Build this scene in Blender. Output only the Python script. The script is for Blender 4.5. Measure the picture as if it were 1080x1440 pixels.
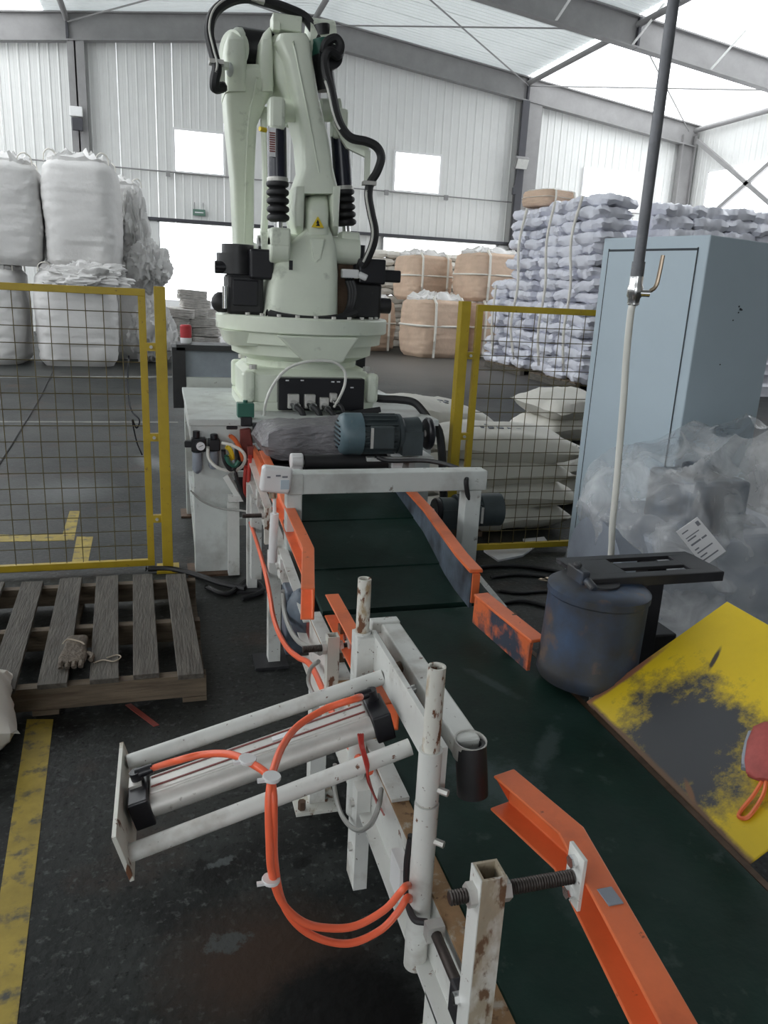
import bpy, bmesh, math, random
from mathutils import Vector, Matrix, noise
for o in list(bpy.data.objects): bpy.data.objects.remove(o)
S = bpy.context.scene
COL = S.collection
random.seed(7)
V = Vector
PI = math.pi

# ------------------------------------------------------------------ camera
# the world axes follow the hall: Y runs along the conveyor towards the gable wall, X along that wall
PITCH, ROLL, YAW, EYE = math.radians(16.0), math.radians(2.86), math.radians(16.4), 1.55
FOC = 1080.0
CAM = V((0, 0, EYE))
FW = V((math.sin(YAW)*math.cos(PITCH), math.cos(YAW)*math.cos(PITCH), -math.sin(PITCH)))
_r = V((math.cos(YAW), -math.sin(YAW), 0)); _u = _r.cross(FW)
CR = math.cos(ROLL)*_r + math.sin(ROLL)*_u
CU = math.cos(ROLL)*_u - math.sin(ROLL)*_r
cam = bpy.data.cameras.new('camera'); camo = bpy.data.objects.new('camera', cam); COL.objects.link(camo)
cam.sensor_fit = 'HORIZONTAL'; cam.sensor_width = 36.0; cam.lens = 36.0*FOC/1080.0
cam.clip_start = 0.02; cam.clip_end = 400
camo.matrix_world = Matrix(((CR.x, CU.x, -FW.x, CAM.x), (CR.y, CU.y, -FW.y, CAM.y), (CR.z, CU.z, -FW.z, CAM.z), (0, 0, 0, 1)))
S.camera = camo

# ------------------------------------------------------------------ world, daylight, exposure
W = bpy.data.worlds.new('world'); S.world = W; W.use_nodes = True
bg = W.node_tree.nodes['Background']
bg.inputs[0].default_value = (0.93, 0.97, 1.0, 1); bg.inputs[1].default_value = 3.2
S.view_settings.view_transform = 'Standard'; S.view_settings.look = 'None'
S.view_settings.gamma = 1.0; S.view_settings.use_curve_mapping = False
S.view_settings.exposure = 0.0
SKYLIGHT = 2.3       # strength of the translucent roof sheets
SIDEGLASS = 4.2      # strength of the glazed strips in the two long walls

def _ray(x, y): return FW + CR*((x-540)/FOC) - CU*((y-720)/FOC)
# measured points of the survey: where the sight line of a photo point meets a real plane of the hall
def onz(x, y, z=0.0):
    d = _ray(x, y); return CAM + d*((z-EYE)/d.z)
def onY(x, y, Y):
    d = _ray(x, y); return CAM + d*(Y/d.y)
def onX(x, y, X):
    d = _ray(x, y); return CAM + d*(X/d.x)

# ------------------------------------------------------------------ mesh helpers
def spline(pts, n=8):
    pts = [V(p) for p in pts]; out = []
    P = [pts[0]*2-pts[1]] + pts + [pts[-1]*2-pts[-2]]
    for i in range(1, len(P)-2):
        a, b, c, d = P[i-1], P[i], P[i+1], P[i+2]
        for k in range(n):
            t = k/n
            out.append(0.5*((2*b)+(c-a)*t+(2*a-5*b+4*c-d)*t*t+(3*b-a-3*c+d)*t**3))
    out.append(pts[-1]); return out

class MB:
    def __init__(s): s.v = []; s.f = []; s.sm = []
    def add(s, vs, fs, smooth=False):
        o = len(s.v); s.v += [V(p) for p in vs]
        for f in fs: s.f.append([i+o for i in f]); s.sm.append(smooth)
        return s
    def box(s, c, d, rot=None):
        c = V(c); h = V(d)*0.5; vs = []
        for z in (-1, 1):
            for y in (-1, 1):
                for x in (-1, 1):
                    p = V((x*h.x, y*h.y, z*h.z))
                    if rot: p = rot @ p
                    vs.append(c+p)
        return s.add(vs, [(0,2,3,1),(4,5,7,6),(0,1,5,4),(2,6,7,3),(0,4,6,2),(1,3,7,5)])
    def bx(s, x0, x1, y0, y1, z0, z1):
        return s.box(((x0+x1)/2, (y0+y1)/2, (z0+z1)/2), (x1-x0, y1-y0, z1-z0))
    def frame(s, t, up=V((0,0,1))):
        t = t.normalized()
        if abs(t.dot(up)) > 0.98: up = V((0,1,0))
        a = t.cross(up).normalized(); b = a.cross(t).normalized()
        return a, b
    def bar(s, p0, p1, w, h, up=V((0,0,1))):
        p0, p1 = V(p0), V(p1); a, b = s.frame(p1-p0, V(up))
        q = [a*(-w/2)-b*(h/2), a*(w/2)-b*(h/2), a*(w/2)+b*(h/2), a*(-w/2)+b*(h/2)]
        return s.add([p0+x for x in q]+[p1+x for x in q], [(3,2,1,0),(4,5,6,7),(0,1,5,4),(1,2,6,5),(2,3,7,6),(3,0,4,7)])
    def loft(s, loops, caps=True, smooth=True, closed=False):
        n = len(loops[0]); vs = [p for l in loops for p in l]; fs = []
        m = len(loops)
        for i in range(m if closed else m-1):
            j = (i+1) % m
            for k in range(n):
                k2 = (k+1) % n; fs.append((i*n+k, i*n+k2, j*n+k2, j*n+k))
        s.add(vs, fs, smooth)
        if caps and not closed:
            s.add(loops[0], [tuple(reversed(range(n)))], False); s.add(loops[-1], [tuple(range(n))], False)
        return s
    def cyl(s, p0, p1, r0, r1=None, n=16, caps=True):
        p0, p1 = V(p0), V(p1); r1 = r0 if r1 is None else r1; a, b = s.frame(p1-p0)
        L = [[p+a*(math.cos(2*PI*k/n)*r)+b*(math.sin(2*PI*k/n)*r) for k in range(n)] for p, r in ((p0, r0), (p1, r1))]
        return s.loft(L, caps)
    def pipe(s, p0, p1, r, ri, n=20):
        p0, p1 = V(p0), V(p1); a, b = s.frame(p1-p0)
        ring = lambda p, q: [p+a*(math.cos(2*PI*k/n)*q)+b*(math.sin(2*PI*k/n)*q) for k in range(n)]
        return s.loft([ring(p0, r), ring(p1, r), ring(p1, ri), ring(p0, ri)], False, True, True)
    def tube(s, path, r, n=8, caps=True):
        path = [V(p) for p in path]; L = []; pa = None
        for i, p in enumerate(path):
            t = path[min(i+1, len(path)-1)]-path[max(i-1, 0)]
            t.normalize()
            if pa is None: a, b = s.frame(t)
            else:
                a = pa-t*pa.dot(t)
                a = a.normalized() if a.length > 1e-6 else s.frame(t)[0]
                b = t.cross(a)
            pa = a; rr = r[i] if isinstance(r, (list, tuple)) else r
            L.append([p+a*(math.cos(2*PI*k/n)*rr)+b*(math.sin(2*PI*k/n)*rr) for k in range(n)])
        return s.loft(L, caps)
    def sweep(s, path, prof, up=V((0,0,1)), smooth=False):
        path = [V(p) for p in path]; L = []; up = V(up)
        for i, p in enumerate(path):
            t0 = (p-path[i-1]).normalized() if i else (path[1]-p).normalized()
            t1 = (path[i+1]-p).normalized() if i < len(path)-1 else t0
            t = (t0+t1).normalized(); a = t.cross(up).normalized(); k = 1/max(0.4, t.dot(t1)); b = a.cross(t)
            L.append([p+a*(q[0]*k)+b*q[1] for q in prof])
        return s.loft(L, True, smooth)
    def prism(s, poly, ext):
        poly = [V(p) for p in poly]; ext = V(ext); n = len(poly)
        vs = poly+[p+ext for p in poly]
        fs = [tuple(range(n)), tuple(range(2*n-1, n-1, -1))]+[(k, n+k, n+(k+1) % n, (k+1) % n) for k in range(n)]
        return s.add(vs, fs)
    def lathe(s, c, axis, prof, n=24, caps=True):
        c = V(c); axis = V(axis).normalized(); a, b = s.frame(axis)
        L = [[c+axis*h+a*(math.cos(2*PI*k/n)*r)+b*(math.sin(2*PI*k/n)*r) for k in range(n)] for r, h in prof]
        return s.loft(L, caps)
    def ball(s, c, r, n=12, m=8):
        c = V(c); r = V(r) if not isinstance(r, (int, float)) else V((r, r, r))
        L = []
        for i in range(1, m):
            th = PI*i/m; L.append([c+V((r.x*math.sin(th)*math.cos(2*PI*k/n), r.y*math.sin(th)*math.sin(2*PI*k/n), -r.z*math.cos(th))) for k in range(n)])
        return s.loft(L)
    def grid(s, fn, nu, nv, smooth=True):
        vs = [fn(i/nu, j/nv) for j in range(nv+1) for i in range(nu+1)]
        fs = [(j*(nu+1)+i, j*(nu+1)+i+1, (j+1)*(nu+1)+i+1, (j+1)*(nu+1)+i) for j in range(nv) for i in range(nu)]
        return s.add(vs, fs, smooth)
    def mesh(s, name, mat, org=V((0,0,0))):
        me = bpy.data.meshes.new(name); me.from_pydata([tuple(p-org) for p in s.v], [], s.f)
        bm = bmesh.new(); bm.from_mesh(me)
        bmesh.ops.remove_doubles(bm, verts=bm.verts, dist=1e-5)
        bmesh.ops.recalc_face_normals(bm, faces=bm.faces)
        ang = math.radians(38)
        any_s = any(s.sm)
        for f in bm.faces: f.smooth = any_s
        if any_s:
            for e in bm.edges:
                e.smooth = len(e.link_faces) == 2 and e.calc_face_angle(0) < ang
        bm.to_mesh(me); bm.free()
        me.materials.append(MAT[mat] if isinstance(mat, str) else mat)
        return me
    def build(s, name, mat, parent=None, loc=None, bevel=0, kind=None, label=None, seg=2):
        org = ORG.get(parent.name, V((0,0,0))) if parent else (V(loc) if loc is not None else V((0,0,0)))
        o = bpy.data.objects.new(name, s.mesh(name, mat, org)); COL.objects.link(o)
        if parent: o.parent = parent
        else: o.location = org
        ORG[o.name] = org
        if bevel:
            b = o.modifiers.new('bevel', 'BEVEL'); b.width = bevel; b.segments = seg; b.limit_method = 'ANGLE'; b.angle_limit = math.radians(40)
            b.harden_normals = False
        if kind: o['kind'] = kind
        if label: o['label'] = label
        return o
ORG = {}
def thing(name, label, cat, loc=(0,0,0), group=None):
    o = bpy.data.objects.new(name, None); COL.objects.link(o); o.location = loc; o.empty_display_size = 0.05
    ORG[o.name] = V(loc); o['label'] = label; o['category'] = cat
    if group: o['group'] = group
    return o
def tag(o, label, cat, group=None):
    o['label'] = label; o['category'] = cat
    if group: o['group'] = group
    return o
def structure(name, loc=(0,0,0)):
    o = bpy.data.objects.new(name, None); COL.objects.link(o); o.location = loc; o['kind'] = 'structure'; ORG[o.name] = V(loc)
    return o
def copy_tree(o, parent=None):
    c = o.copy(); COL.objects.link(c)
    if parent: c.parent = parent
    for ch in [x for x in o.children]: copy_tree(ch, c)
    return c
NTH = ['zeroth','first','second','third','fourth','fifth','sixth','seventh','eighth','ninth','tenth','eleventh','twelfth','thirteenth','fourteenth','fifteenth','sixteenth','seventeenth','eighteenth','nineteenth','twentieth']

# ------------------------------------------------------------------ materials
MAT = {}
def mat(name, col, rough=0.5, metal=0.0, var=0.12, scale=6.0, spot=None, spot_scale=18.0, spot_t=0.62, spot_w=0.04, bump=0.0, bscale=60.0, stretch=None, streak=None, emit=0, alpha=None, coat=0, spec=None):
    m = bpy.data.materials.new(name); m.use_nodes = True; nt = m.node_tree; N = nt.nodes; L = nt.links
    b = N['Principled BSDF']; b.inputs['Roughness'].default_value = rough; b.inputs['Metallic'].default_value = metal
    if spec is not None: b.inputs['Specular IOR Level'].default_value = spec
    if coat: b.inputs['Coat Weight'].default_value = coat
    tc = N.new('ShaderNodeTexCoord'); src = tc.outputs['Object']
    if stretch:
        mp = N.new('ShaderNodeMapping'); mp.inputs['Scale'].default_value = stretch; L.new(src, mp.inputs[0]); src = mp.outputs[0]
    nz = N.new('ShaderNodeTexNoise'); nz.inputs['Scale'].default_value = scale; nz.inputs['Detail'].default_value = 6; nz.inputs['Roughness'].default_value = 0.65
    L.new(src, nz.inputs['Vector'])
    cr = N.new('ShaderNodeValToRGB'); e = cr.color_ramp.elements
    e[0].position = 0.3; e[1].position = 0.7
    e[0].color = tuple(max(0, c*(1-var)) for c in col)+(1,); e[1].color = tuple(min(1, c*(1+var*0.6)) for c in col)+(1,)
    L.new(nz.outputs['Fac'], cr.inputs[0]); out = cr.outputs[0]
    spots = spot if isinstance(spot, list) else ([(spot, spot_scale, spot_t, spot_w)] if spot else [])
    for (sc, ss, st, sw) in spots:
        n2 = N.new('ShaderNodeTexNoise'); n2.inputs['Scale'].default_value = ss; n2.inputs['Detail'].default_value = 5; n2.inputs['Roughness'].default_value = 0.6
        mp2 = N.new('ShaderNodeMapping'); mp2.inputs['Location'].default_value = (ss*1.7, 3.1, -ss); L.new(src, mp2.inputs[0]); L.new(mp2.outputs[0], n2.inputs['Vector'])
        r2 = N.new('ShaderNodeValToRGB'); r2.color_ramp.elements[0].position = st-sw; r2.color_ramp.elements[1].position = st+sw
        L.new(n2.outputs['Fac'], r2.inputs[0])
        mx = N.new('ShaderNodeMix'); mx.data_type = 'RGBA'; L.new(r2.outputs[0], mx.inputs[0]); L.new(out, mx.inputs[6]); mx.inputs[7].default_value = tuple(sc)+(1,); out = mx.outputs[2]
    L.new(out, b.inputs['Base Color'])
    if bump:
        nb = N.new('ShaderNodeTexNoise'); nb.inputs['Scale'].default_value = bscale; nb.inputs['Detail'].default_value = 4
        L.new(src, nb.inputs['Vector']); bp = N.new('ShaderNodeBump'); bp.inputs['Strength'].default_value = bump; bp.inputs['Distance'].default_value = 0.02
        L.new(nb.outputs['Fac'], bp.inputs['Height']); L.new(bp.outputs[0], b.inputs['Normal'])
    if emit:
        b.inputs['Emission Color'].default_value = tuple(col)+(1,); b.inputs['Emission Strength'].default_value = emit
    MAT[name] = m; return m
RUST = (0.16, 0.07, 0.035)
mat('floor', (0.015, 0.018, 0.017), 0.5, var=0.6, scale=3.2, spot=[((0.055, 0.057, 0.053), 0.8, 0.58, 0.12), ((0.036, 0.040, 0.038), 5.5, 0.60, 0.10), ((0.055, 0.034, 0.024), 1.7, 0.66, 0.08), ((0.008, 0.008, 0.008), 2.6, 0.66, 0.05), ((0.07, 0.075, 0.073), 38, 0.62, 0.06), ((0.006, 0.006, 0.006), 55, 0.62, 0.05)], bump=0.15, bscale=40, spec=0.22)
mat('yellow_line', (0.42, 0.31, 0.045), 0.6, var=0.3, scale=7, spot=[((0.07, 0.07, 0.06), 16, 0.6, 0.08)])
mat('white_line', (0.17, 0.17, 0.15), 0.6, var=0.3, scale=7, spot=[((0.09, 0.09, 0.09), 12, 0.56, 0.08)])
mat('cladding', (0.74, 0.745, 0.73), 0.45, var=0.04, scale=2)
mat('roof_sheet', (0.82, 0.83, 0.82), 0.5, var=0.04, scale=2)
mat('steel_grey', (0.27, 0.265, 0.265), 0.6, var=0.12, scale=3)
mat('steel_dark', (0.055, 0.055, 0.065), 0.6, var=0.15, scale=3)
mat('glow_sheet', (0.95, 0.98, 1.0), 0.5, var=0.0, emit=SKYLIGHT)
mat('glow_glass', (0.95, 0.98, 1.0), 0.5, var=0.0, emit=SIDEGLASS)
mat('robot_green', (0.80, 0.855, 0.73), 0.38, var=0.06, scale=4, spot=[((0.30, 0.33, 0.26), 5, 0.68, 0.08)])
mat('black_motor', (0.018, 0.018, 0.02), 0.4, var=0.3, scale=8, spot=[((0.09, 0.09, 0.09), 30, 0.68, 0.05)])
mat('black_plastic', (0.012, 0.012, 0.016), 0.35, var=0.2)
mat('black_rubber', (0.02, 0.02, 0.022), 0.55, var=0.3)
mat('navy_cyl', (0.012, 0.014, 0.03), 0.25, var=0.2)
mat('chrome', (0.7, 0.7, 0.7), 0.2, 1.0, var=0.05)
mat('silver', (0.60, 0.59, 0.56), 0.5, 0.45, var=0.15, scale=9, spot=[((0.3, 0.28, 0.25), 60, 0.68, 0.04)])
mat('white_paint', (0.70, 0.71, 0.68), 0.42, var=0.1, scale=5, spot=[(RUST, 34, 0.685, 0.015), ((0.44, 0.42, 0.38), 7, 0.62, 0.08), ((0.12, 0.09, 0.07), 85, 0.69, 0.02)])
mat('white_paint_rusty', (0.66, 0.66, 0.60), 0.5, var=0.15, scale=5, spot=[((0.30, 0.24, 0.16), 12, 0.62, 0.05), (RUST, 30, 0.615, 0.02)], stretch=(1, 1, 0.5))
mat('white_machine', (0.62, 0.65, 0.63), 0.45, var=0.1, scale=5, spot=[((0.22, 0.21, 0.19), 24, 0.68, 0.03), ((0.40, 0.40, 0.38), 4, 0.6, 0.1)])
mat('pipe_rusty', (0.70, 0.69, 0.63), 0.45, var=0.12, scale=9, spot=[((0.40, 0.30, 0.18), 26, 0.58, 0.05), (RUST, 48, 0.565, 0.02)], stretch=(1, 1, 0.45))
mat('post_rusty', (0.40, 0.34, 0.25), 0.55, var=0.25, scale=14, spot=[((0.66, 0.65, 0.60), 11, 0.56, 0.05), ((0.16, 0.09, 0.05), 40, 0.60, 0.04)], stretch=(1, 1, 0.5))
mat('rust_strip', (0.36, 0.22, 0.11), 0.65, var=0.3, scale=16, spot=[((0.52, 0.48, 0.40), 22, 0.63, 0.05), ((0.12, 0.06, 0.03), 30, 0.64, 0.04)])
mat('rust_steel', (0.13, 0.08, 0.05), 0.6, 0.3, var=0.4, scale=20)
mat('thread_steel', (0.06, 0.05, 0.045), 0.5, 0.5, var=0.4, scale=25)
mat('orange', (0.78, 0.17, 0.055), 0.4, var=0.12, scale=8, spot=[((0.30, 0.07, 0.03), 40, 0.70, 0.02), ((0.5, 0.1, 0.035), 6, 0.62, 0.1)])
mat('orange_worn', (0.74, 0.17, 0.06), 0.45, var=0.15, scale=8, spot=[((0.05, 0.06, 0.085), 9, 0.53, 0.06)])
mat('blue_grey_worn', (0.11, 0.14, 0.18), 0.5, var=0.4, scale=9, spot=[((0.025, 0.025, 0.03), 5, 0.55, 0.1)])
mat('orange_hose', (0.95, 0.16, 0.07), 0.35, var=0.04)
mat('red_tube', (0.5, 0.05, 0.04), 0.35, var=0.1)
mat('clear_hose', (0.75, 0.75, 0.70), 0.3, var=0.05)
mat('grey_hose', (0.34, 0.34, 0.32), 0.4, var=0.1)
mat('belt_green', (0.006, 0.026, 0.019), 0.55, var=0.4, scale=4, spot=[((0.022, 0.045, 0.04), 2.6, 0.60, 0.12), ((0.05, 0.075, 0.07), 14, 0.70, 0.06)], bump=0.05, bscale=90, spec=0.22)
mat('blue_drum', (0.045, 0.08, 0.15), 0.5, var=0.4, scale=7, spot=[((0.04, 0.04, 0.042), 5, 0.47, 0.12), ((0.12, 0.08, 0.06), 11, 0.62, 0.05), ((0.10, 0.11, 0.13), 60, 0.72, 0.04)])
mat('black_steel', (0.03, 0.03, 0.034), 0.5, 0.2, var=0.3, scale=10)
mat('fence_yellow', (0.50, 0.355, 0.02), 0.45, var=0.15, scale=6, spot=[((0.25, 0.16, 0.03), 30, 0.68, 0.03)])
mat('fence_wire', (0.15, 0.12, 0.05), 0.5, 0.2, var=0.3)
mat('cabinet_blue', (0.49, 0.59, 0.66), 0.5, var=0.03, scale=3)
mat('seam_dark', (0.03, 0.04, 0.05), 0.6)
mat('wood', (0.105, 0.095, 0.08), 0.75, var=0.5, scale=5, stretch=(9, 1.0, 9), spot=[((0.06, 0.05, 0.04), 6, 0.6, 0.12)], bump=0.3, bscale=14)
mat('wood_front', (0.155, 0.118, 0.08), 0.75, var=0.4, scale=5, stretch=(1.0, 9, 9), spot=[((0.09, 0.06, 0.04), 5, 0.64, 0.1)], bump=0.3, bscale=14)
mat('fibc_white', (0.70, 0.69, 0.68), 0.7, var=0.06, scale=3, bump=0.35, bscale=16)
mat('fibc_beige', (0.64, 0.47, 0.35), 0.75, var=0.12, scale=3, bump=0.3, bscale=14)
mat('webbing', (0.80, 0.77, 0.70), 0.7, var=0.08)
mat('sack_shiny', (0.74, 0.75, 0.83), 0.25, var=0.08, scale=3, bump=0.5, bscale=9)
mat('sack_cream', (0.72, 0.69, 0.63), 0.6, var=0.08, scale=4, bump=0.3, bscale=14)
mat('sack_print', (0.68, 0.66, 0.60), 0.55, var=0.06, scale=4, bump=0.2, bscale=12)
mat('ink', (0.22, 0.23, 0.26), 0.6)
mat('grey_bag', (0.27, 0.26, 0.275), 0.3, var=0.25, scale=5, bump=1.0, bscale=30, stretch=(0.6, 1.6, 1.6))
mat('yellow_plate', (0.72, 0.52, 0.015), 0.5, var=0.12, scale=3)
mat('motor_teal', (0.10, 0.155, 0.18), 0.45, var=0.2, scale=8, spot=[((0.2, 0.2, 0.19), 20, 0.68, 0.05)])
mat('motor_dark', (0.05, 0.065, 0.07), 0.5, var=0.3, scale=9)
mat('green_box', (0.03, 0.14, 0.10), 0.4)
mat('red_valve', (0.22, 0.045, 0.035), 0.5, var=0.3)
mat('yellow_warn', (0.85, 0.62, 0.03), 0.5, var=0)
mat('paper', (0.82, 0.82, 0.84), 0.6, var=0.03)
mat('white_plastic', (0.80, 0.80, 0.80), 0.4, var=0.03)
mat('glove_red', (0.42, 0.09, 0.08), 0.7, var=0.3, scale=20)
mat('grey_glove', (0.14, 0.115, 0.09), 0.9, var=0.4, scale=30, bump=0.5)
mat('twine', (0.42, 0.36, 0.28), 0.9)
mat('lamp_glass', (0.75, 0.75, 0.72), 0.15)
mat('sign_green', (0.12, 0.22, 0.17), 0.5)
mat('machine_grey', (0.28, 0.31, 0.36), 0.5, var=0.25, scale=4)
mat('pipe_grey', (0.17, 0.175, 0.19), 0.5, 0.3, var=0.3, scale=9, spot=[((0.2, 0.2, 0.2), 25, 0.66, 0.05)])
mat('brass', (0.50, 0.40, 0.30), 0.35, 0.8, var=0.2)
mat('red_paint', (0.5, 0.03, 0.04), 0.5)

def roof_light():   # thin sheets let a little daylight through
    m = MAT['roof_sheet']; N = m.node_tree.nodes; L = m.node_tree.links
    tl = N.new('ShaderNodeBsdfTranslucent'); tl.inputs[0].default_value = (.9, .92, .92, 1)
    mx = N.new('ShaderNodeMixShader'); mx.inputs[0].default_value = 0.33
    L.new(N['Principled BSDF'].outputs[0], mx.inputs[1]); L.new(tl.outputs[0], mx.inputs[2]); L.new(mx.outputs[0], N['Material Output'].inputs[0])
roof_light()
def blotches(name, blobs, nscale=9):   # colour patches with a shape of their own, in the object's own coordinates
    m = MAT[name]; nt = m.node_tree; N = nt.nodes; L = nt.links; b = N['Principled BSDF']
    s = b.inputs['Base Color'].links[0].from_socket
    tc = N.new('ShaderNodeTexCoord')
    nz = N.new('ShaderNodeTexNoise'); nz.inputs['Scale'].default_value = nscale; nz.inputs['Detail'].default_value = 8; nz.inputs['Roughness'].default_value = 0.75; L.new(tc.outputs['Object'], nz.inputs['Vector'])
    for (cx, cy, sx, sy, rot, edge, col, dist) in blobs:
        mp = N.new('ShaderNodeMapping'); mp.vector_type = 'TEXTURE'; mp.inputs['Location'].default_value = (cx, cy, 0); mp.inputs['Rotation'].default_value = (0, 0, rot); mp.inputs['Scale'].default_value = (sx, sy, 1e3)
        L.new(tc.outputs['Object'], mp.inputs[0])
        ln = N.new('ShaderNodeVectorMath'); ln.operation = 'LENGTH'; L.new(mp.outputs[0], ln.inputs[0])
        ad = N.new('ShaderNodeMath'); ad.operation = 'MULTIPLY_ADD'; L.new(nz.outputs['Fac'], ad.inputs[0]); ad.inputs[1].default_value = dist*2; L.new(ln.outputs['Value'], ad.inputs[2])
        mr = N.new('ShaderNodeMapRange'); mr.inputs['From Min'].default_value = 1+dist-edge; mr.inputs['From Max'].default_value = 1+dist+edge; mr.inputs['To Min'].default_value = 1; mr.inputs['To Max'].default_value = 0
        L.new(ad.outputs[0], mr.inputs['Value'])
        mx = N.new('ShaderNodeMix'); mx.data_type = 'RGBA'; L.new(mr.outputs[0], mx.inputs[0]); L.new(s, mx.inputs[6]); mx.inputs[7].default_value = col+(1,); s = mx.outputs[2]
    L.new(s, b.inputs['Base Color'])
blotches('yellow_plate', [(0.100, 0.315, 0.145, 0.20, -0.45, 0.28, (0.055, 0.058, 0.065), 1.1), (0.0, 0.30, 0.012, 0.4, 0, 0.3, (0.16, 0.09, 0.05), 0.6),
    (0.10, 0.585, 0.14, 0.012, 0.0, 0.3, (0.30, 0.13, 0.08), 0.5), (0.30, 0.455, 0.035, 0.006, 0.5, 0.3, (0.06, 0.05, 0.04), 0.5), (0.02, 0.20, 0.03, 0.006, 1.2, 0.3, (0.2, 0.1, 0.05), 0.5)], 13)
f_ = lambda x, y: tuple(onz(x, y, 0))[:2]
blotches('floor', [f_(370, 1350)+(.20, .16, 0, .5, (.040, .024, .016), .6), f_(480, 1440)+(.20, .17, .3, .2, (.004, .004, .004), .4), f_(292, 1228)+(.06, .05, 0, .2, (.005, .005, .005), 1.8), f_(312, 1212)+(.03, .018, .4, .2, (.08, .09, .09), 2.2),  # floor patches: near-black, reddish brown and pale
    f_(320, 1325)+(.045, .03, 0, .2, (.06, .064, .062), 2.4), f_(425, 1212)+(.03, .02, 0, .2, (.005, .005, .005), 1.8), f_(215, 650)+(.10, .25, .3, .6, (.16, .165, .165), .8), f_(620, 520)+(2.2, 2.6, 0, .6, (.13, .12, .11), .5), f_(100, 690)+(.25, .3, 0, .6, (.11, .115, .115), .8)], 24)
mat('belt_near', (0.006, 0.028, 0.020), 0.55, var=0.4, scale=4, spot=[((0.020, 0.042, 0.037), 2.6, 0.60, 0.12), ((0.05, 0.075, 0.07), 14, 0.70, 0.06)], bump=0.05, bscale=90, spec=0.22)
b_ = lambda x, y: (onz(x, y, .55).x-.74, onz(x, y, .55).y-1.2)
blotches('belt_near', [b_(690, 1100)+(.07, .09, .5, .5, (.06, .09, .088), 1.6), b_(770, 1050)+(.12, .02, .9, .4, (.045, .07, .066), 1.6), b_(690, 960)+(.015, .09, .4, .4, (.035, .06, .055), 1.6), b_(830, 1290)+(.03, .12, .1, .4, (.03, .055, .05), 1.6)], 16)
def film_material():
    m = bpy.data.materials.new('clear_film'); m.use_nodes = True; nt = m.node_tree; N = nt.nodes; L = nt.links
    b = N['Principled BSDF']; b.inputs['Base Color'].default_value = (0.86, 0.87, 0.88, 1); b.inputs['Roughness'].default_value = 0.09
    b.inputs['Specular IOR Level'].default_value = 0.9
    tr = N.new('ShaderNodeBsdfTransparent'); tr.inputs[0].default_value = (0.96, 0.97, 0.98, 1)
    tc = N.new('ShaderNodeTexCoord'); nz = N.new('ShaderNodeTexNoise'); nz.inputs['Scale'].default_value = 5; nz.inputs['Detail'].default_value = 4; nz.inputs['Distortion'].default_value = 1.5
    L.new(tc.outputs['Object'], nz.inputs['Vector'])
    mr = N.new('ShaderNodeMapRange'); mr.inputs['From Min'].default_value = 0.35; mr.inputs['From Max'].default_value = 0.7; mr.inputs['To Min'].default_value = 0.16; mr.inputs['To Max'].default_value = 0.46
    L.new(nz.outputs['Fac'], mr.inputs['Value'])
    bp = N.new('ShaderNodeBump'); bp.inputs['Strength'].default_value = 0.5; bp.inputs['Distance'].default_value = 0.03
    wv = N.new('ShaderNodeTexNoise'); wv.inputs['Scale'].default_value = 7; wv.inputs['Detail'].default_value = 3; wv.inputs['Distortion'].default_value = 2.5
    L.new(tc.outputs['Object'], wv.inputs['Vector']); L.new(wv.outputs['Fac'], bp.inputs['Height']); L.new(bp.outputs[0], b.inputs['Normal'])
    mx = N.new('ShaderNodeMixShader'); L.new(mr.outputs[0], mx.inputs[0]); L.new(tr.outputs[0], mx.inputs[1]); L.new(b.outputs[0], mx.inputs[2])
    L.new(mx.outputs[0], N['Material Output'].inputs[0]); MAT['clear_film'] = m
film_material()
# ------------------------------------------------------------------ the hall
XL, XR, XM = -8.9, 17.1, 4.1          # long walls and ridge
YB, YF = 24.0, -9.0                   # gable wall in view and the one behind the photographer
RIDGE, SLOPE = 8.8, 0.119
def roof_z(X): return RIDGE-SLOPE*abs(X-XM)

fl = MB(); fl.bx(-40, 50, -40, 70, -0.2, 0.0)
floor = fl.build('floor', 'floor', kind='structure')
def floor_mark(px, m='yellow_line'):
    mb = MB(); mb.prism([onz(x, y, 0.0) for x, y in px], (0, 0, 0.002)); o = mb.build('painted_line', m, floor); return o
floor_mark([(38, 1012), (75, 1012), (24, 1440), (0, 1560), (-70, 1560), (-28, 1440)])
floor_mark([(-40, 752), (88, 752), (98, 719), (112, 719), (104, 760), (-40, 763)])
floor_mark([(-40, 797), (101, 791), (108, 755), (131, 755), (122, 800), (-40, 808)])
floor_mark([(-40, 529), (250, 529), (250, 531), (-40, 531)], 'white_line')
floor_mark([(-40, 592), (250, 593), (250, 595), (-40, 594)], 'white_line')

def ribbed(mb, o, u, v, w, l, n, pitch=0.25, rib=0.014, th=0.03):
    """corrugated sheet: starts at o, ribs every pitch along u, runs l along v, ribs stand out along n"""
    o, u, v, n = V(o), V(u).normalized(), V(v).normalized(), V(n).normalized()
    prof = []; k = 0; x = 0.0
    cnt = max(1, round(w/pitch)); p = w/cnt
    for k in range(cnt):
        b = k*p
        prof += [(b, rib), (b+p*0.10, rib), (b+p*0.18, 0), (b+p*0.50, 0.0), (b+p*0.53, rib*0.3), (b+p*0.56, 0), (b+p*0.92, 0), (b+p, rib)]
    prof2 = [o+u*a+n*h for a, h in prof]
    bot = [o+u*w-n*th, o-n*th]
    loop = prof2+bot
    mb.loft([loop, [q+v*l for q in loop]], True, False)

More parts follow.
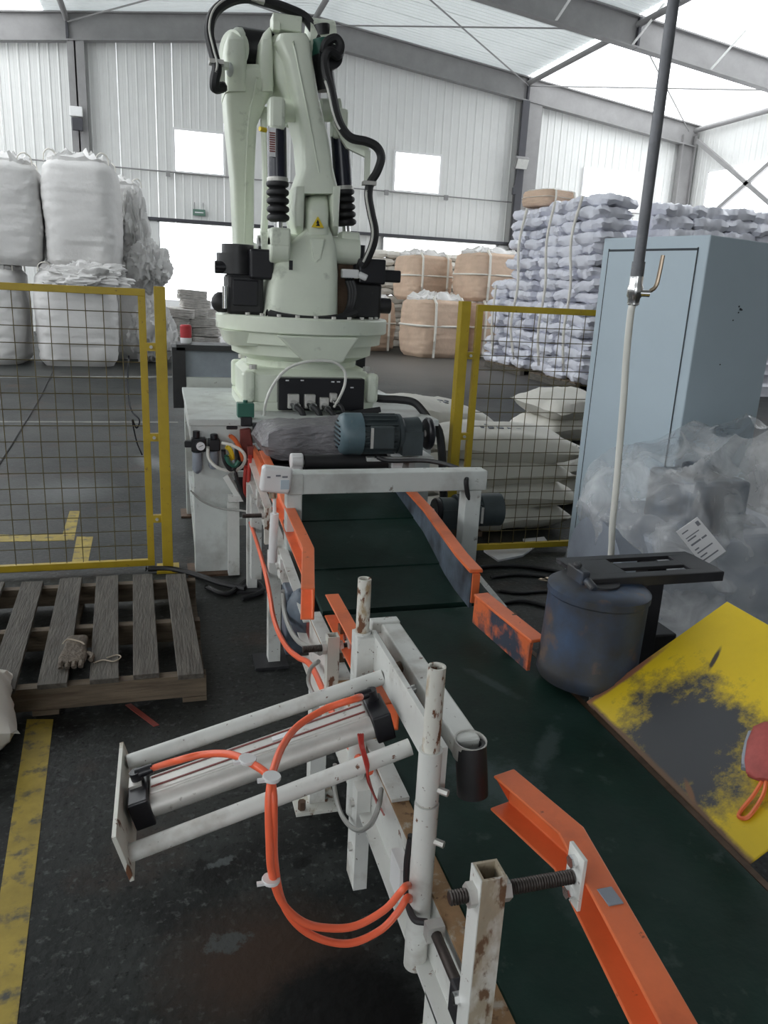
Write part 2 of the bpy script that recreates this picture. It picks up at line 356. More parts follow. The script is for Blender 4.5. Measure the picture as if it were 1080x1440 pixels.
# gable wall in view, built sheet by sheet round its openings
wall_back = structure('wall_back', (XM, YB, 0))
OPEN = [(0.48, 1.84, 4.48, 5.58), (6.84, 8.30, 4.48, 5.58), (13.15, 15.15, 4.48, 5.65), (0.03, 3.45, 0, 3.14), (6.6, 10.35, 0, 3.14), (-6.2, -4.8, 4.48, 5.58)]
bps = sorted(set([XL, XR]+[x for o in OPEN for x in o[:2]]))
cols = []
for a, b in zip(bps, bps[1:]):
    k = max(1, round((b-a)/1.0))
    cols += [(a+(b-a)*i/k, a+(b-a)*(i+1)/k) for i in range(k)]
for a, b in cols:
    top = max(roof_z(a), roof_z(b)); mid = (a+b)/2
    cuts = sorted([(o[2], o[3]) for o in OPEN if o[0] < mid < o[1]]); z = 0.0
    for c0, c1 in cuts+[(top, top)]:
        if c0-z > 0.05:
            mb = MB(); ribbed(mb, (a, YB, z), (1, 0, 0), (0, 0, 1), b-a-0.006, c0-z, (0, -1, 0), pitch=0.24)
            mb.build('cladding_panel', 'cladding', wall_back)
        z = c1
# windows in the gable wall
for i, o in enumerate([OPEN[0], OPEN[1], OPEN[2], OPEN[5]]):
    w = structure('window_%d' % (i+1), ((o[0]+o[1])/2, YB, o[2]))
    f = MB()
    for a, b, c, d in ((o[0]-.03, o[0]+.03, o[2]-.03, o[3]+.03), (o[1]-.03, o[1]+.03, o[2]-.03, o[3]+.03), (o[0]+.03, o[1]-.03, o[2]-.03, o[2]+.03), (o[0]+.03, o[1]-.03, o[3]-.03, o[3]+.03)):
        f.bx(a, b, YB-.06, YB+.04, c, d)
    f.build('window_frame', 'white_plastic', w)
    p = MB(); p.bx(o[0]+.03, o[1]-.03, YB-.005, YB+.005, o[2]+.03, o[3]-.03); p.build('pane', 'glow_glass', w)
# the two open doorways with their sliding-door tracks
for i, (a, b) in enumerate(((0.03, 3.45), (6.6, 10.35))):
    d = structure('door_%d' % (i+1), ((a+b)/2, YB, 0))
    m = MB(); m.bx(a-.06, a, YB-.08, YB+.05, 0, 3.2); m.build('jamb', 'steel_grey', d)
    m = MB(); m.bx(b, b+.06, YB-.08, YB+.05, 0, 3.2); m.build('jamb', 'steel_grey', d)
    m = MB(); m.bx(a-1.1, b+1.0, YB-.2, YB-.06, 3.16, 3.24); m.build('track', 'steel_dark', d)
    m = MB(); m.bx(a-1.5, a-.02, YB-.14, YB-.08, 0.03, 3.12) if i == 0 else m.bx(b+.02, b+1.0, YB-.14, YB-.08, 0.03, 3.12)
    m.build('sliding_leaf', 'cladding', d)
# conduit along the girt
m = MB(); m.cyl((XL+.3, YB-.12, 4.47), (XR-.6, YB-.12, 4.42), 0.018, n=8)
for x in (0.3, 6.6, 8.5): m.box((x, YB-.14, 4.40), (.12, .08, .14))
tag(m.build('conduit', 'steel_grey', loc=(XM, YB-.12, 4.45)), 'thin grey conduit running along the gable wall below the windows', 'conduit')

# long walls and front gable
def long_wall(name, X, n, ya):
    w = structure(name, (X, 8, 0))
    y = YF
    while y < YB-0.01:
        y1 = min(YB, y+1.0); glazed = ya <= y+0.5 <= 23.0
        for z0, z1 in (((0, 3.0), (5.75, roof_z(X)+.05)) if glazed else ((0, roof_z(X)+.05),)):
            mb = MB(); ribbed(mb, (X, y, z0), (0, 1, 0), (0, 0, 1), y1-y-.006, z1-z0, n, pitch=0.25); mb.build('cladding_panel', 'cladding', w)
        y = y1
    return w
wall_right = long_wall('wall_right', XR, (-1, 0, 0), 12)
wall_left = long_wall('wall_left', XL, (1, 0, 0), -8)
wi = 5
for X, sx in ((XR, -1), (XL, 1)):
    for y0, y1 in ((12, 17.9), (18.1, 23.0)) if X > 0 else ((-8, -.1), (.1, 5.9), (6.1, 11.9), (12.1, 17.9), (18.1, 23.0)):
        w = structure('window_%d' % wi, (X, (y0+y1)/2, 3)); wi += 1
        p = MB(); p.bx(X-.01, X+.01, y0, y1, 3.0, 5.75); p.build('pane', 'glow_glass', w)
        f = MB()
        for yy in (y0, y1): f.bx(X-.05, X+.05, yy-.04, yy+.04, 3.0, 5.75)
        for zz in (3.0, 5.75): f.bx(X-.05, X+.05, y0, y1, zz-.04, zz+.04)
        f.build('window_frame', 'white_plastic', w)
wall_front = structure('wall_front', (XM, YF, 0))
for a, b, z0, z1 in ((XL, -5.5, 0, 9), (-.5, XR, 0, 9), (-5.5, -.5, 5.2, 9)):
    mb = MB(); mb.bx(a, b, YF-.1, YF, z0, z1); mb.build('cladding_panel', 'cladding', wall_front)
for i, (a, b) in enumerate(((-5.5, -.5),)):     # the truck doorway behind the photographer stands open
    d = structure('door_%d' % (i+3), ((a+b)/2, YF, 0))
    for x in (a, b): m = MB(); m.bx(x-.08, x+.08, YF-.15, YF+.08, 0, 5.2); m.build('jamb', 'steel_grey', d)
    m = MB(); m.bx(a-.5, b+.5, YF+.02, YF+.16, 5.2, 5.35); m.build('track', 'steel_dark', d)

# roof sheets
ceiling = structure('ceiling', (XM, 8, RIDGE))
cs = 1/math.sqrt(1+SLOPE*SLOPE)
for side in (1, -1):
    v = V((side*cs, 0, -SLOPE*cs)); nrm = V((-side*SLOPE*cs, 0, -cs))
    y = YF
    while y < YB+.3:
        glow = 7.8 < y+.5 < 23.7
        segs = ((0, 6.75, 'roof_sheet'), (6.75, 13.3, 'glow_sheet')) if glow else ((0, 13.3, 'roof_sheet' if y > 9 else 'cladding'),)
        for a, b, mm in segs:
            mb = MB(); ribbed(mb, V((XM, y, RIDGE))+v*(a/cs), (0, 1, 0), v, 0.996, (b-a)/cs, nrm, pitch=0.5 if mm == 'glow_sheet' else 0.2, rib=0.018, th=0.02)
            mb.build('translucent_sheet' if mm == 'glow_sheet' else 'roof_sheet', mm, ceiling)
        y += 1.0

# portal frames
def ibeam(w, h, tf=0.035, tw=0.03):
    return [(-w/2, -h/2), (w/2, -h/2), (w/2, -h/2+tf), (tw/2, -h/2+tf), (tw/2, h/2-tf), (w/2, h/2-tf), (w/2, h/2), (-w/2, h/2), (-w/2, h/2-tf), (-tw/2, h/2-tf), (-tw/2, -h/2+tf), (-w/2, -h/2+tf)]
ti = 1
def trim(mb, nm, mm='steel_grey'):
    global ti
    o = mb.build('trim_%d' % ti, mm, kind='structure', label=nm); ti += 1; return o
for Y in (23.78, 18.0, 12.0, 6.0, 0.0):
    path = [V((x, Y, roof_z(x)-.06-.33)) for x in (XL+.1, XM, XR-.1)]
    m = MB(); m.sweep(path, ibeam(0.24, 0.66)); r = trim(m, 'grey steel roof rafter')
    st = MB()
    for x in (-2.1, 4.25, 10.85):
        st.bx(x-.03, x+.03, Y-.115, Y+.115, roof_z(x)-.72, roof_z(x)-.05)
    o = st.build('stiffener', 'steel_dark', r)
    for X, s in ((XR-.3, 1), (XL+.3, -1)):
        m = MB(); h = roof_z(X)-.4
        m.sweep([(X, Y, 0), (X-s*.12, Y, h)], ibeam(0.24, 0.5), up=V((1, 0, 0))); trim(m, 'grey steel side column')
# gable columns
for X in (-1.92, 4.3, 10.95):
    m = MB(); h = roof_z(X)-.7; m.bx(X-.04, X+.42 if X > 5 else X+.21, 23.70, 23.74, 0, h); m.bx(X+.15, X+.18, 23.74, 23.94, 0, h); m.bx(X-.21, X+.21, 23.92, 23.96, 0, h)
    if X < 5: m.bx(X-.21, X+.0, 23.70, 23.74, 0, h)
    c = trim(m, 'grey steel column of the gable wall')
    if X > 5:
        f = MB(); f.bx(X-.27, X-.05, 23.62, 23.72, 0, h); f.build('flange', 'steel_dark', c)  # left flange in a darker colour, its shade put into the steel
# longitudinal ties and roof bracing
for X in (-2.1, 4.25, 10.85, XR-.2):
    m = MB(); m.cyl((X, YF, roof_z(X)-.22), (X, YB-.1, roof_z(X)-.22), 0.075, n=10); trim(m, 'grey steel tie tube under the roof')
for a, b in ((-2.1, 4.25), (4.25, 10.85), (10.85, 16.6)):
    for p, q in (((a, 23.7), (b, 18.05)), ((b, 23.7), (a, 18.05))):
        m = MB(); m.cyl((p[0], p[1], roof_z(p[0])-.3), (q[0], q[1], roof_z(q[0])-.3), 0.02, n=6); trim(m, 'thin roof bracing rod')
for Y in (18.0, 12.0):
    for x in (6.6, 8.7, 10.7, 12.9, 15):
        m = MB(); m.bar((x+.2, Y-.9, roof_z(x)-.05), (x, Y-.1, roof_z(x)-.7), .06, .02); trim(m, 'white flange brace at the rafter', 'cladding')
# side-wall cross bracing
for p, q in (((23.5, 6.7), (18.2, 3.6)), ((23.5, 3.7), (18.2, 6.6)), ((17.8, 6.7), (12.2, 3.2))):
    m = MB(); m.bar((XR-.25, p[0], p[1]), (XR-.25, q[0], q[1]), .09, .13); trim(m, 'grey diagonal wall brace')
m = MB(); m.bar((XR-.2, 23.5, 4.2), (XR-.2, 6, 4.2), .08, .08); trim(m, 'grey side wall girt')

# small fittings on the gable wall
def floodlight(p, lab):
    t = thing('floodlight', lab, 'floodlight', p); p = V(p)
    m = MB(); m.box(p+V((0, 0, 0)), (.42, .16, .34), Matrix.Rotation(.5, 3, 'X')); m.build('housing', 'steel_grey', t, bevel=.02)
    m = MB(); m.box(p+V((0, -.085, -.045)), (.36, .02, .28), Matrix.Rotation(.5, 3, 'X')); m.build('glass', 'lamp_glass', t)
    m = MB(); m.bar(p+V((-.05, .05, -.2)), p+V((-.12, .1, -.75)), .05, .05); m.box(p+V((-.1, .08, -.8)), (.14, .1, .2)); m.build('bracket', 'steel_dark', t)
floodlight(onY(733, 229, 23.45), 'grey floodlight on the column right of the robot arm')
q = onY(107, 157, 23.55); t = thing('wall_lamp', 'white box lamp high on the left gable column', 'lamp', q)
m = MB(); m.box(q, (.32, .14, .24)); m.build('housing', 'white_plastic', t, bevel=.02)
m = MB(); m.box(q+V((0.02, 0, -.3)), (.26, .1, .3)); m.build('control_box', 'steel_dark', t, bevel=.01)
q = onY(280, 299, 23.92); t = thing('exit_sign', 'small green exit sign above the bright doorway', 'sign', q)
m = MB(); m.box(q, (.34, .06, .17)); m.build('panel', 'sign_green', t, bevel=.008)
m = MB(); m.box(q+V((0, -.035, 0.0)), (.24, .01, .03)); m.build('lettering', 'paper', t)
m = MB(); m.bar(q+V((-.12, 0, .08)), q+V((-.12, .1, .3)), .015, .015); m.bar(q+V((.12, 0, .08)), q+V((.12, .1, .3)), .015, .015); m.build('bracket', 'steel_grey', t)
# ------------------------------------------------------------------ bulk bags and sacks
def se(c, p): return math.copysign(abs(c)**p, c)
def bulk_bag(mb, w, d, h, seed, wr=0.02, bulge=0.07):
    rows, n = 44, 64; L = []
    for j in range(rows+1):
        t = j/rows; z = h*t
        k = 1+bulge*math.sin(PI*min(1, t*1.05))-(0.10*max(0, (0.07-t)/0.07)+0.16*max(0, (t-0.93)/0.07)**1.5)
        loop = []
        for i in range(n):
            a = 2*PI*i/n; x = se(math.cos(a), .42)*w/2*k; y = se(math.sin(a), .42)*d/2*k
            q = noise.noise(V((x*2.2+seed*7, y*2.2, z*1.6)))*wr*2.2+noise.noise(V((x*6+seed, y*6, z*9)))*wr*.8+(abs(noise.noise(V((x*1.4+seed*5, y*1.4, z*13))))-.2)*wr*1.1
            r = V((x, y, 0)); r = r+r.normalized()*q
            loop.append(V((r.x, r.y, z+noise.noise(V((x*3, y*3+seed, 5)))*wr*1.6*t)))
        L.append(loop)
    mb.loft(L)
def ruffle(mb, w, d, z, seed, hh=0.22):
    n = 72; L = []
    for j, (k, dz) in enumerate(((0.96, -.05), (0.98, .05), (0.80, .14), (0.62, .10), (0.42, .19), (0.2, .16))):
        loop = []
        for i in range(n):
            a = 2*PI*i/n
            q = noise.noise(V((math.cos(a)*5+seed*3, math.sin(a)*5, j*1.3)))
            q2 = noise.noise(V((math.cos(a)*14+seed, math.sin(a)*14, j*2.1)))
            x = se(math.cos(a), .5)*w/2*k*(1+.06*q2); y = se(math.sin(a), .5)*d/2*k*(1+.06*q2)
            loop.append(V((x, y, z+dz*hh/.22*(1+.9*q)+.05*q2*(j > 0))))
        L.append(loop)
    mb.loft(L)
def strap(mb, p, out, h, w=.03):
    p = V(p); out = V(out); side = V((-out.y, out.x, 0)) if abs(out.z) < .9 else V((1, 0, 0))
    pts = spline([p-side*.12, p-side*.10+V((0, 0, h*.7)), p+out*.06+V((0, 0, h)), p+side*.10+V((0, 0, h*.7)), p+side*.12], 5)
    mb.tube(pts, w/2.6, 5)
BAGM = {}
def bag_proto(key, w, d, h, seed, body_mat, beige=False):
    t = thing('bulk_bag', 'x', 'bulk bag'); m = MB(); bulk_bag(m, w, d, h, seed); m.build('body', body_mat, t)
    m = MB(); ruffle(m, w*.92, d*.92, h-.03, seed); r = m.build('top_skirt', 'fibc_white' if not beige else 'clear_skirt', t)
    if beige:
        for sx in (-1, 1):
            for sy in (-1, 1):
                m = MB()
                for (x, y) in ((sx*w*.30, sy*d*.545),):
                    m.tube([(x, y, .02), (x, sy*d*.56, h*.3), (x, sy*d*.565, h*.6), (x, sy*d*.55, h*.93), (x, sy*d*.44, h+.05)], .035, 6)
                m.build('lifting_strap', 'webbing', t)
        m = MB()
        pts = []
        for i in range(41):
            a = 2*PI*i/40; pts.append(V((se(math.cos(a), .42)*w*.538, se(math.sin(a), .42)*d*.538, h*.55)))
        m.tube(pts, .03, 6); m.build('belly_strap', 'webbing', t)
    else:
        for sx in (-1, 1):
            for sy in (-1, 1):
                m = MB(); strap(m, (sx*w*.36, sy*d*.40, h-.06), (0, sy, 0), .2); m.build('lifting_loop', 'webbing', t)
    BAGM[key] = t; return t
mat('clear_skirt', (0.72, 0.70, 0.68), 0.35, var=0.1, bump=.3, bscale=12)
first_used = set()
def place_bag(key, loc, rz, label, group, sc=(1, 1, 1)):
    p = BAGM[key]
    t = p if key not in first_used else copy_tree(p)
    first_used.add(key)
    t.location = loc; t.rotation_euler = (0, 0, rz); t.scale = sc; t['label'] = label; t['group'] = group; return t
bag_proto('wa', 1.34, 1.3, 1.95, 1, 'fibc_white'); bag_proto('wb', 1.34, 1.3, 1.78, 5, 'fibc_white')
G = 'white bulk bags piled behind the left fence'
# lower row stands on the floor at Y 15, upper row on it
place_bag('wa', (-1.47, 15.45, 0), .05, 'white bulk bag on the floor, second from the left behind the fence mesh', G, (.96, 1, .84))
place_bag('wb', (-2.98, 15.5, 0), -.04, 'white bulk bag on the floor at the left picture edge behind the fence', G, (.96, 1, .92))
place_bag('wb', (-.72, 17.0, 0), .1, 'white bulk bag in shade behind the fence corner, set back on the floor', G, (.85, .85, .98))
place_bag('wa', (-1.27, 15.5, 1.68), -.06, 'tall upper white bulk bag beside the doorway, nearest the robot', G, (.86, 1, .90))
place_bag('wb', (-2.60, 15.5, 1.68), .05, 'upper white bulk bag at the left picture edge', G, (.95, 1, .93))
place_bag('wa', (-.82, 17.0, 1.80), .2, 'upper white bulk bag half hidden behind the tall one by the doorway', G, (.74, .85, .76))

bag_proto('ba', 1.38, 1.3, 1.45, 3, 'fibc_beige', True)
G = 'beige bulk bags with white webbing stacked in the middle of the hall'
place_bag('ba', (6.72, 19.2, 0), .25, 'squat beige bulk bag with clear top skirt on the floor, front of the beige pile', G, (1.0, 1.0, .98))
place_bag('ba', (5.30, 20.9, 0), .2, 'beige bulk bag half hidden behind the robot base', G, (1, 1, .92))
place_bag('ba', (8.40, 19.9, 0), .2, 'lower beige bulk bag directly behind the right yellow fence post', G, (1.05, 1, .96))
place_bag('ba', (8.42, 19.9, 1.42), .2, 'upper beige bulk bag with two white straps, largest on top of the pile', G, (1.1, 1, .84))
place_bag('ba', (7.05, 21.3, 1.36), .2, 'upper beige bulk bag to the left of the largest one on top', G, (.95, .95, .82))
place_bag('ba', (7.75, 15.45, 3.36), .3, 'beige bulk bag lying on top of the left shiny sack stack', G, (.62, .62, .22))

# pillow-shaped sack: two bulging sides meeting in a flat seam
def sack_mesh(name, mm, lx, ly, lz, seed, wr=.05, POW=3.2, EX=.5):
    mb = MB(); n, k = 18, 14
    def h(u, v):
        return max(0, (1-abs(u)**POW))**EX*max(0, (1-abs(v)**POW))**EX
    for sgn in (1, -1):
        def fn(a, b):
            u, v = a*2-1, b*2-1
            e = 1-.07*(abs(u)**2*(1-abs(v)**2)+abs(v)**2*(1-abs(u)**2))*0
            q = noise.noise(V((u*2+seed*3, v*2, sgn*1.5)))*wr*2+(abs(noise.noise(V((u*5+seed, v*5, sgn*3))))-.25)*wr*1.6
            hh = h(u, v); pin = 1-.06*(1-abs(v))*abs(u)**3-.0
            x = u*lx/2*(1-.05*(1-v*v)*abs(u)**4)*(1+wr*.6*noise.noise(V((v*3, seed, 1)))*abs(u)); y = v*ly/2*(1-.06*(1-u*u)*abs(v)**4)*(1+wr*.6*noise.noise(V((u*3, seed, 7)))*abs(v))
            return V((x, y, lz/2+sgn*hh*lz/2*(1+q)+noise.noise(V((u*2, v*2, seed*2.2)))*wr*lz*.8))
        mb.grid(fn, n, k)
    return mb.mesh(name, mm)
SACK = {k: [sack_mesh('sack', m_, *d, s, w_, 5.0, .34) for s in range(5)] for k, m_, d, w_ in
        (('shiny', 'sack_shiny', (.66, .56, .24), .20), ('cream', 'sack_cream', (.85, .5, .2), .10))}
def place_sack(me, p, rot, label, group, sc=1):
    o = bpy.data.objects.new('sack', me); COL.objects.link(o); o.location = p; o.rotation_euler = rot
    o.scale = (sc, sc, sc) if isinstance(sc, (int, float)) else sc
    return tag(o, label, 'sack', group)
def jit(a): return random.uniform(-a, a)
# two tall stacks of shiny white sacks with their sides to the aisle
def wood_pallet(p, w, d, label):
    t = thing('pallet', label, 'pallet', p, 'pallets under the sack stacks'); p = V(p)
    for i in range(7):
        m = MB(); y = -d/2+d*(i+.5)/7; m.box(p+V((0, y, .13)), (w, d/9, .02)); m.build('deck_board', 'wood_front', t)
    for x in (-w/2+.05, 0, w/2-.05):
        m = MB(); m.box(p+V((x, 0, .06)), (.09, d, .12)); m.build('stringer', 'wood', t)
def sack_wall(x0, y0, y1, layers, nper, dz, where, z0=.0, ka=0, group='shiny white sacks in the tall stacks'):
    for k in range(ka, layers):
        z = z0+k*dz
        for i in range(nper):
            y = y1-(y1-y0)*(i+.5)/nper+jit(.04)
            p = (x0+.32+jit(.07)+(.05 if k % 2 else 0), y, z)
            sc = (1.0+jit(.06), (y1-y0)/nper/.56*1.06, dz/.24*1.05)
            place_sack(random.choice(SACK['shiny']), p, (jit(.07), jit(.10), jit(.22)), 'shiny white sack, %s layer up, %s from the far end, %s' % (NTH[k+1], NTH[i+1], where), group, sc)
wood_pallet((7.75, 15.75, 0), 1.2, 1.9, 'wooden pallet under the left tall stack of shiny sacks')
wood_pallet((7.70, 13.35, 0), 1.2, 1.9, 'wooden pallet under the tall stack of shiny sacks next to the cabinet')
sack_wall(7.25, 14.80, 16.95, 9, 3, .2, 'left stack', .12)
sack_wall(7.25, 14.75, 16.15, 16, 2, .2, 'left stack', .12, 9)
sack_wall(7.16, 12.35, 14.45, 16, 3, .2, 'stack beside cabinet', .12)
# ends of these stacks and the row further right, seen over the cabinet
for r, (y, lab) in enumerate(((12.3, 'front row over the cabinet'), (15.9, 'far row over the cabinet'))):
    for k in range(5):
        for i in range(8 if r == 0 else 6):
            x = 8.5+i*.62+jit(.05)+r*1.6
            place_sack(random.choice(SACK['shiny']), (x, y+jit(.05), 2.22+k*.19+r*.1), (jit(.1), jit(.12), jit(.2)), 'white sack, %s layer, %s from the left, %s' % (NTH[k+1], NTH[i+1], lab), 'white sacks showing above the cabinet', (1.05, 1.15, 1.0))
# lower part of these rows is out of sight: one wrapped block each
def wrapped_block(x0, x1, y0, y1, h, label):
    m = MB(); n = 220; rows = 72
    L = []
    for j in range(rows+1):
        z = h*j/rows; loop = []; lay = int(z/.2); bul = abs(math.sin(PI*z/.2))**.5
        for i in range(n):
            a = 2*PI*i/n; x = se(math.cos(a), .22)*(x1-x0)/2; y = se(math.sin(a), .22)*(y1-y0)/2
            px_ = abs(math.sin(PI*(x+(.3 if lay % 2 else 0))/.62))**.4
            q = -.07*(1-bul*px_)+noise.noise(V((x*3, y*3, z*5)))*.04
            loop.append(V(((x0+x1)/2+x+math.copysign(q, x)*(abs(x) > (x1-x0)*.45), (y0+y1)/2+y+math.copysign(q, y), z)))
        L.append(loop)
    m.loft(L); tag(m.build('wrapped_sack_block', 'sack_shiny', loc=((x0+x1)/2, (y0+y1)/2, 0)), label, 'sack block')
wrapped_block(8.3, 13.4, 12.02, 12.6, 2.24, 'wrapped block of white sacks hidden behind the cabinet, nearer row')
wrapped_block(9.8, 13.9, 15.6, 16.2, 2.34, 'wrapped block of white sacks hidden behind the cabinet, farther row')
# white ties on the stacks
for i, (y, x) in enumerate(((16.3, 7.14), (15.2, 7.14), (13.9, 7.08), (12.9, 7.08))):
    m = MB(); m.tube(spline([(x+.03, y+jit(.05), .3), (x-.06+jit(.02), y+jit(.08), 1.0), (x-.03, y+jit(.08), 1.8), (x-.08, y+jit(.08), 2.6), (x+.02, y, 3.3)][:3 if i == 0 else 5], 5), .028, 6)
    tag(m.build('lifting_strap', 'webbing', loc=(x, y, .3)), 'white lifting strap, %s from the far end, hanging down the shiny sack stacks' % NTH[i+1], 'strap', 'straps on the sack stacks')
# far stack of cream sacks behind the robot
for k in range(13):
    for i in range(5):
        p = (5.9+i*.66+(.2 if k % 2 else 0)+jit(.03), 22.3+jit(.04), k*.205)
        place_sack(random.choice(SACK['cream']), p, (jit(.05), jit(.06), jit(.08)), 'cream sack, %s layer up, %s from the left, far stack by doorway' % (NTH[k+1], NTH[i+1]), 'cream sacks stacked by the second doorway', (.85, .9, 1.06))
m = MB(); m.tube(spline([(6.75, 21.96, .1), (6.72, 21.93, 1.2), (6.78, 21.95, 2.7)], 4), .03, 6)
tag(m.build('lifting_strap', 'webbing', loc=(6.75, 21.95, .1)), 'white strap down the far cream sack stack', 'strap')
# folded empty sacks in a heap beside the left doorway
G = 'bundles of folded empty sacks by the left doorway'
hp = [(.30, 17.9, 0), (.95, 18.0, 0), (.30, 17.9, .2), (.92, 18.0, .2), (.35, 17.95, .4), (.98, 18, .4), (.32, 17.95, .6), (.9, 18, .6), (.7, 18, .8), (.42, 17.9, .8), (.72, 18.0, 1.0), (.66, 18, 1.18), (1.05, 18.05, .8)]
mat('fold_sack', (0.66, 0.63, 0.60), 0.7, var=.3, scale=6, bump=.4, bscale=20)
fold = []
for s in range(3):
    mb = MB()
    for q in range(5):
        n = 28; L = []
        for j, (k, z) in enumerate(((.96, 0), (1, .008), (1, .030), (.96, .038))):
            L.append([V((se(math.cos(2*PI*i/n), .3)*.31*k*(1+.03*noise.noise(V((i*.5, q, s)))), se(math.sin(2*PI*i/n), .3)*.24*k, q*.038+z+.014*noise.noise(V((math.cos(2*PI*i/n)*2+q*3, math.sin(2*PI*i/n)*2, s*5))))) for i in range(n)])
        mb.loft(L)
    fold.append(mb.mesh('folded_sacks', 'fold_sack'))

for i, p in enumerate(hp):
    o = bpy.data.objects.new('folded_sacks', fold[i % 3]); COL.objects.link(o); o.location = p; o.rotation_euler = (jit(.06), jit(.06), jit(.3))
    tag(o, 'folded empty sack bundle, %s up in the %s column of the doorway heap' % (('first', 'second', 'third', 'fourth', 'fifth', 'sixth', 'topmost')[min(6, round(p[2]/.2))], ('left', 'middle', 'right')[(p[0] > .6)+(p[0] > 1.0)]), 'sack bundle', G)
# crumpled empty liners thrown between the bulk bags and the doorway
def liner(c, r, seed, label, rough=.28):
    m = MB(); n, k = 90, 46
    L = []
    rd = lambda p: 1-abs(noise.noise(p))*2
    for j in range(1, k):
        th = PI*j/k; loop = []
        for i in range(n):
            a = 2*PI*i/n; d = V((math.sin(th)*math.cos(a), math.sin(th)*math.sin(a), -math.cos(th)))
            w = V((noise.noise(d*2+V((seed, 2, 1))), noise.noise(d*2+V((1, seed, 5))), noise.noise(d*2+V((4, 3, seed)))))*.5
            q = 1+rough*(.8*noise.noise(d*1.8+V((seed, 0, 0)))+.55*rd(V((d.x*3.5, d.y*3.5, d.z*2))+w+V((0, seed, 0)))+.3*rd((d*6+w*3)+V((seed, 0, 3)))-.35)
            loop.append(V(c)+V((d.x*r[0], d.y*r[1], d.z*r[2]))*q)
        L.append(loop)
    m.loft(L); zz = min(p.z for p in m.v)
    return tag(m.build('crumpled_liner', 'fibc_white', loc=(c[0], c[1], zz)), label, 'sack liner')
p = onY(190, 318, 16.2); liner(p, (.22, .25, .62), 2, 'crumpled white liner draped beside the tall upper bulk bag', .4)
p = onY(208, 375, 16.0); liner(p, (.36, .35, .42), 4, 'bunched white empty bag below the crumpled liner', .4)
p = onY(215, 440, 16.0); liner((p.x, p.y, .55), (.40, .38, .55), 9, 'heap of white empty bags on the floor at the fence corner', .4)
p = onY(125, 390, 14.75); liner(p, (.62, .16, .22), 6, 'clear crumpled liner lying on the lower bulk bags', .5)
p = onz(8, 505, 0)
liner((p.x, p.y-.2, .3), (.35, .3, .32), 8, 'small white sack on the floor at the left picture edge', .1)
# ------------------------------------------------------------------ robot platform
RX, RYc, TOP = 0.82, 4.75, 0.865
t = thing('robot_platform', 'white steel platform table carrying the palletizing robot', 'platform', (.8, 4.7, 0)); PLAT = t
m = MB(); m.bx(.12, 1.50, 4.08, 5.38, TOP-.035, TOP); m.build('table_top', 'white_machine', t, bevel=.004)
m = MB(); m.bx(.13, 1.48, 4.09, 4.13, TOP-.13, TOP-.035); m.build('apron', 'white_machine', t)
m = MB(); m.bx(.13, .17, 4.13, 5.34, TOP-.13, TOP-.035); m.build('apron', 'white_machine', t)
for (x0, x1, y0, y1) in ((.14, .34, 4.10, 4.20), (1.28, 1.47, 4.10, 4.20), (.13, .19, 5.24, 5.34), (1.40, 1.47, 5.24, 5.34)):
    m = MB(); m.bx(x0, x1, y0, y1, .012, TOP-.035); m.build('leg', 'white_machine', t, bevel=.004)
    m = MB(); m.bx(x0-.04, x1+.04, y0-.05, y1+.05, 0, .012); m.build('foot_plate', 'rust_steel', t)
for p, q in (((.16, 5.24, .28), (.16, 4.2, .06)), ((.16, 5.24, .30), (.16, 4.2, .32)), ((.34, 4.15, .28), (1.28, 4.15, .28)), ((.2, 5.29, .28), (1.4, 5.29, .28))):
    m = MB(); m.bar(p, q, .03, .04); m.build('brace', 'white_machine', t)

# ------------------------------------------------------------------ palletizing robot
rb = thing('palletizing_robot', 'pale green palletizing robot with black motors and hanging cable harness', 'robot', (RX, RYc, TOP)); ROBOT = rb
RG = 'robot_green'
def rsec(xa, xb, y, Yf, Yb, p=.32, n=28):
    a, b = onY(xa, y, Yf), onY(xb, y, Yf); c = (a+b)/2+V((0, (Yb-Yf)/2, 0)); ax = (b-a)/2; ay = V((0, (Yb-Yf)/2, 0))
    return [c+ax*se(math.cos(2*PI*i/n), p)+ay*se(math.sin(2*PI*i/n), p) for i in range(n)]
def box_sec(x0, x1, y0, y1, z, p=.3, n=28):
    c = V(((x0+x1)/2, (y0+y1)/2, z)); ax = (x1-x0)/2; ay = (y1-y0)/2
    return [c+V((ax*se(math.cos(2*PI*i/n), p), ay*se(math.sin(2*PI*i/n), p), 0)) for i in range(n)]
# base casting: square foot, neck, flange
m = MB(); m.loft([box_sec(.42, 1.21, 4.37, 5.14, TOP, .2), box_sec(.42, 1.21, 4.37, 5.14, TOP+.05, .2), box_sec(.44, 1.19, 4.39, 5.12, TOP+.05, .22), box_sec(.44, 1.19, 4.39, 5.12, TOP+.20, .22), box_sec(.47, 1.16, 4.43, 5.08, TOP+.235, .3)])
base = m.build('base', RG, rb)
m = MB(); m.lathe((RX, RYc, 0), (0, 0, 1), ((.33, TOP+.22), (.335, 1.13), (.32, 1.15), (.31, 1.25)), 40); m.build('neck', RG, rb)
for sx in (-1, 1):
    for sy in (-1, 1):
        m = MB(); m.bx(RX+sx*.36-.035, RX+sx*.36+.035, RYc+sy*.35-.035, RYc+sy*.35+.035, TOP+.05, TOP+.22); m.build('corner_rib', RG, base, bevel=.02)
        m = MB(); m.cyl((RX+sx*.33, RYc+sy*.33, TOP+.23), (RX+sx*.33, RYc+sy*.33, TOP+.255), .022, n=6); m.build('bolt', 'silver', base)
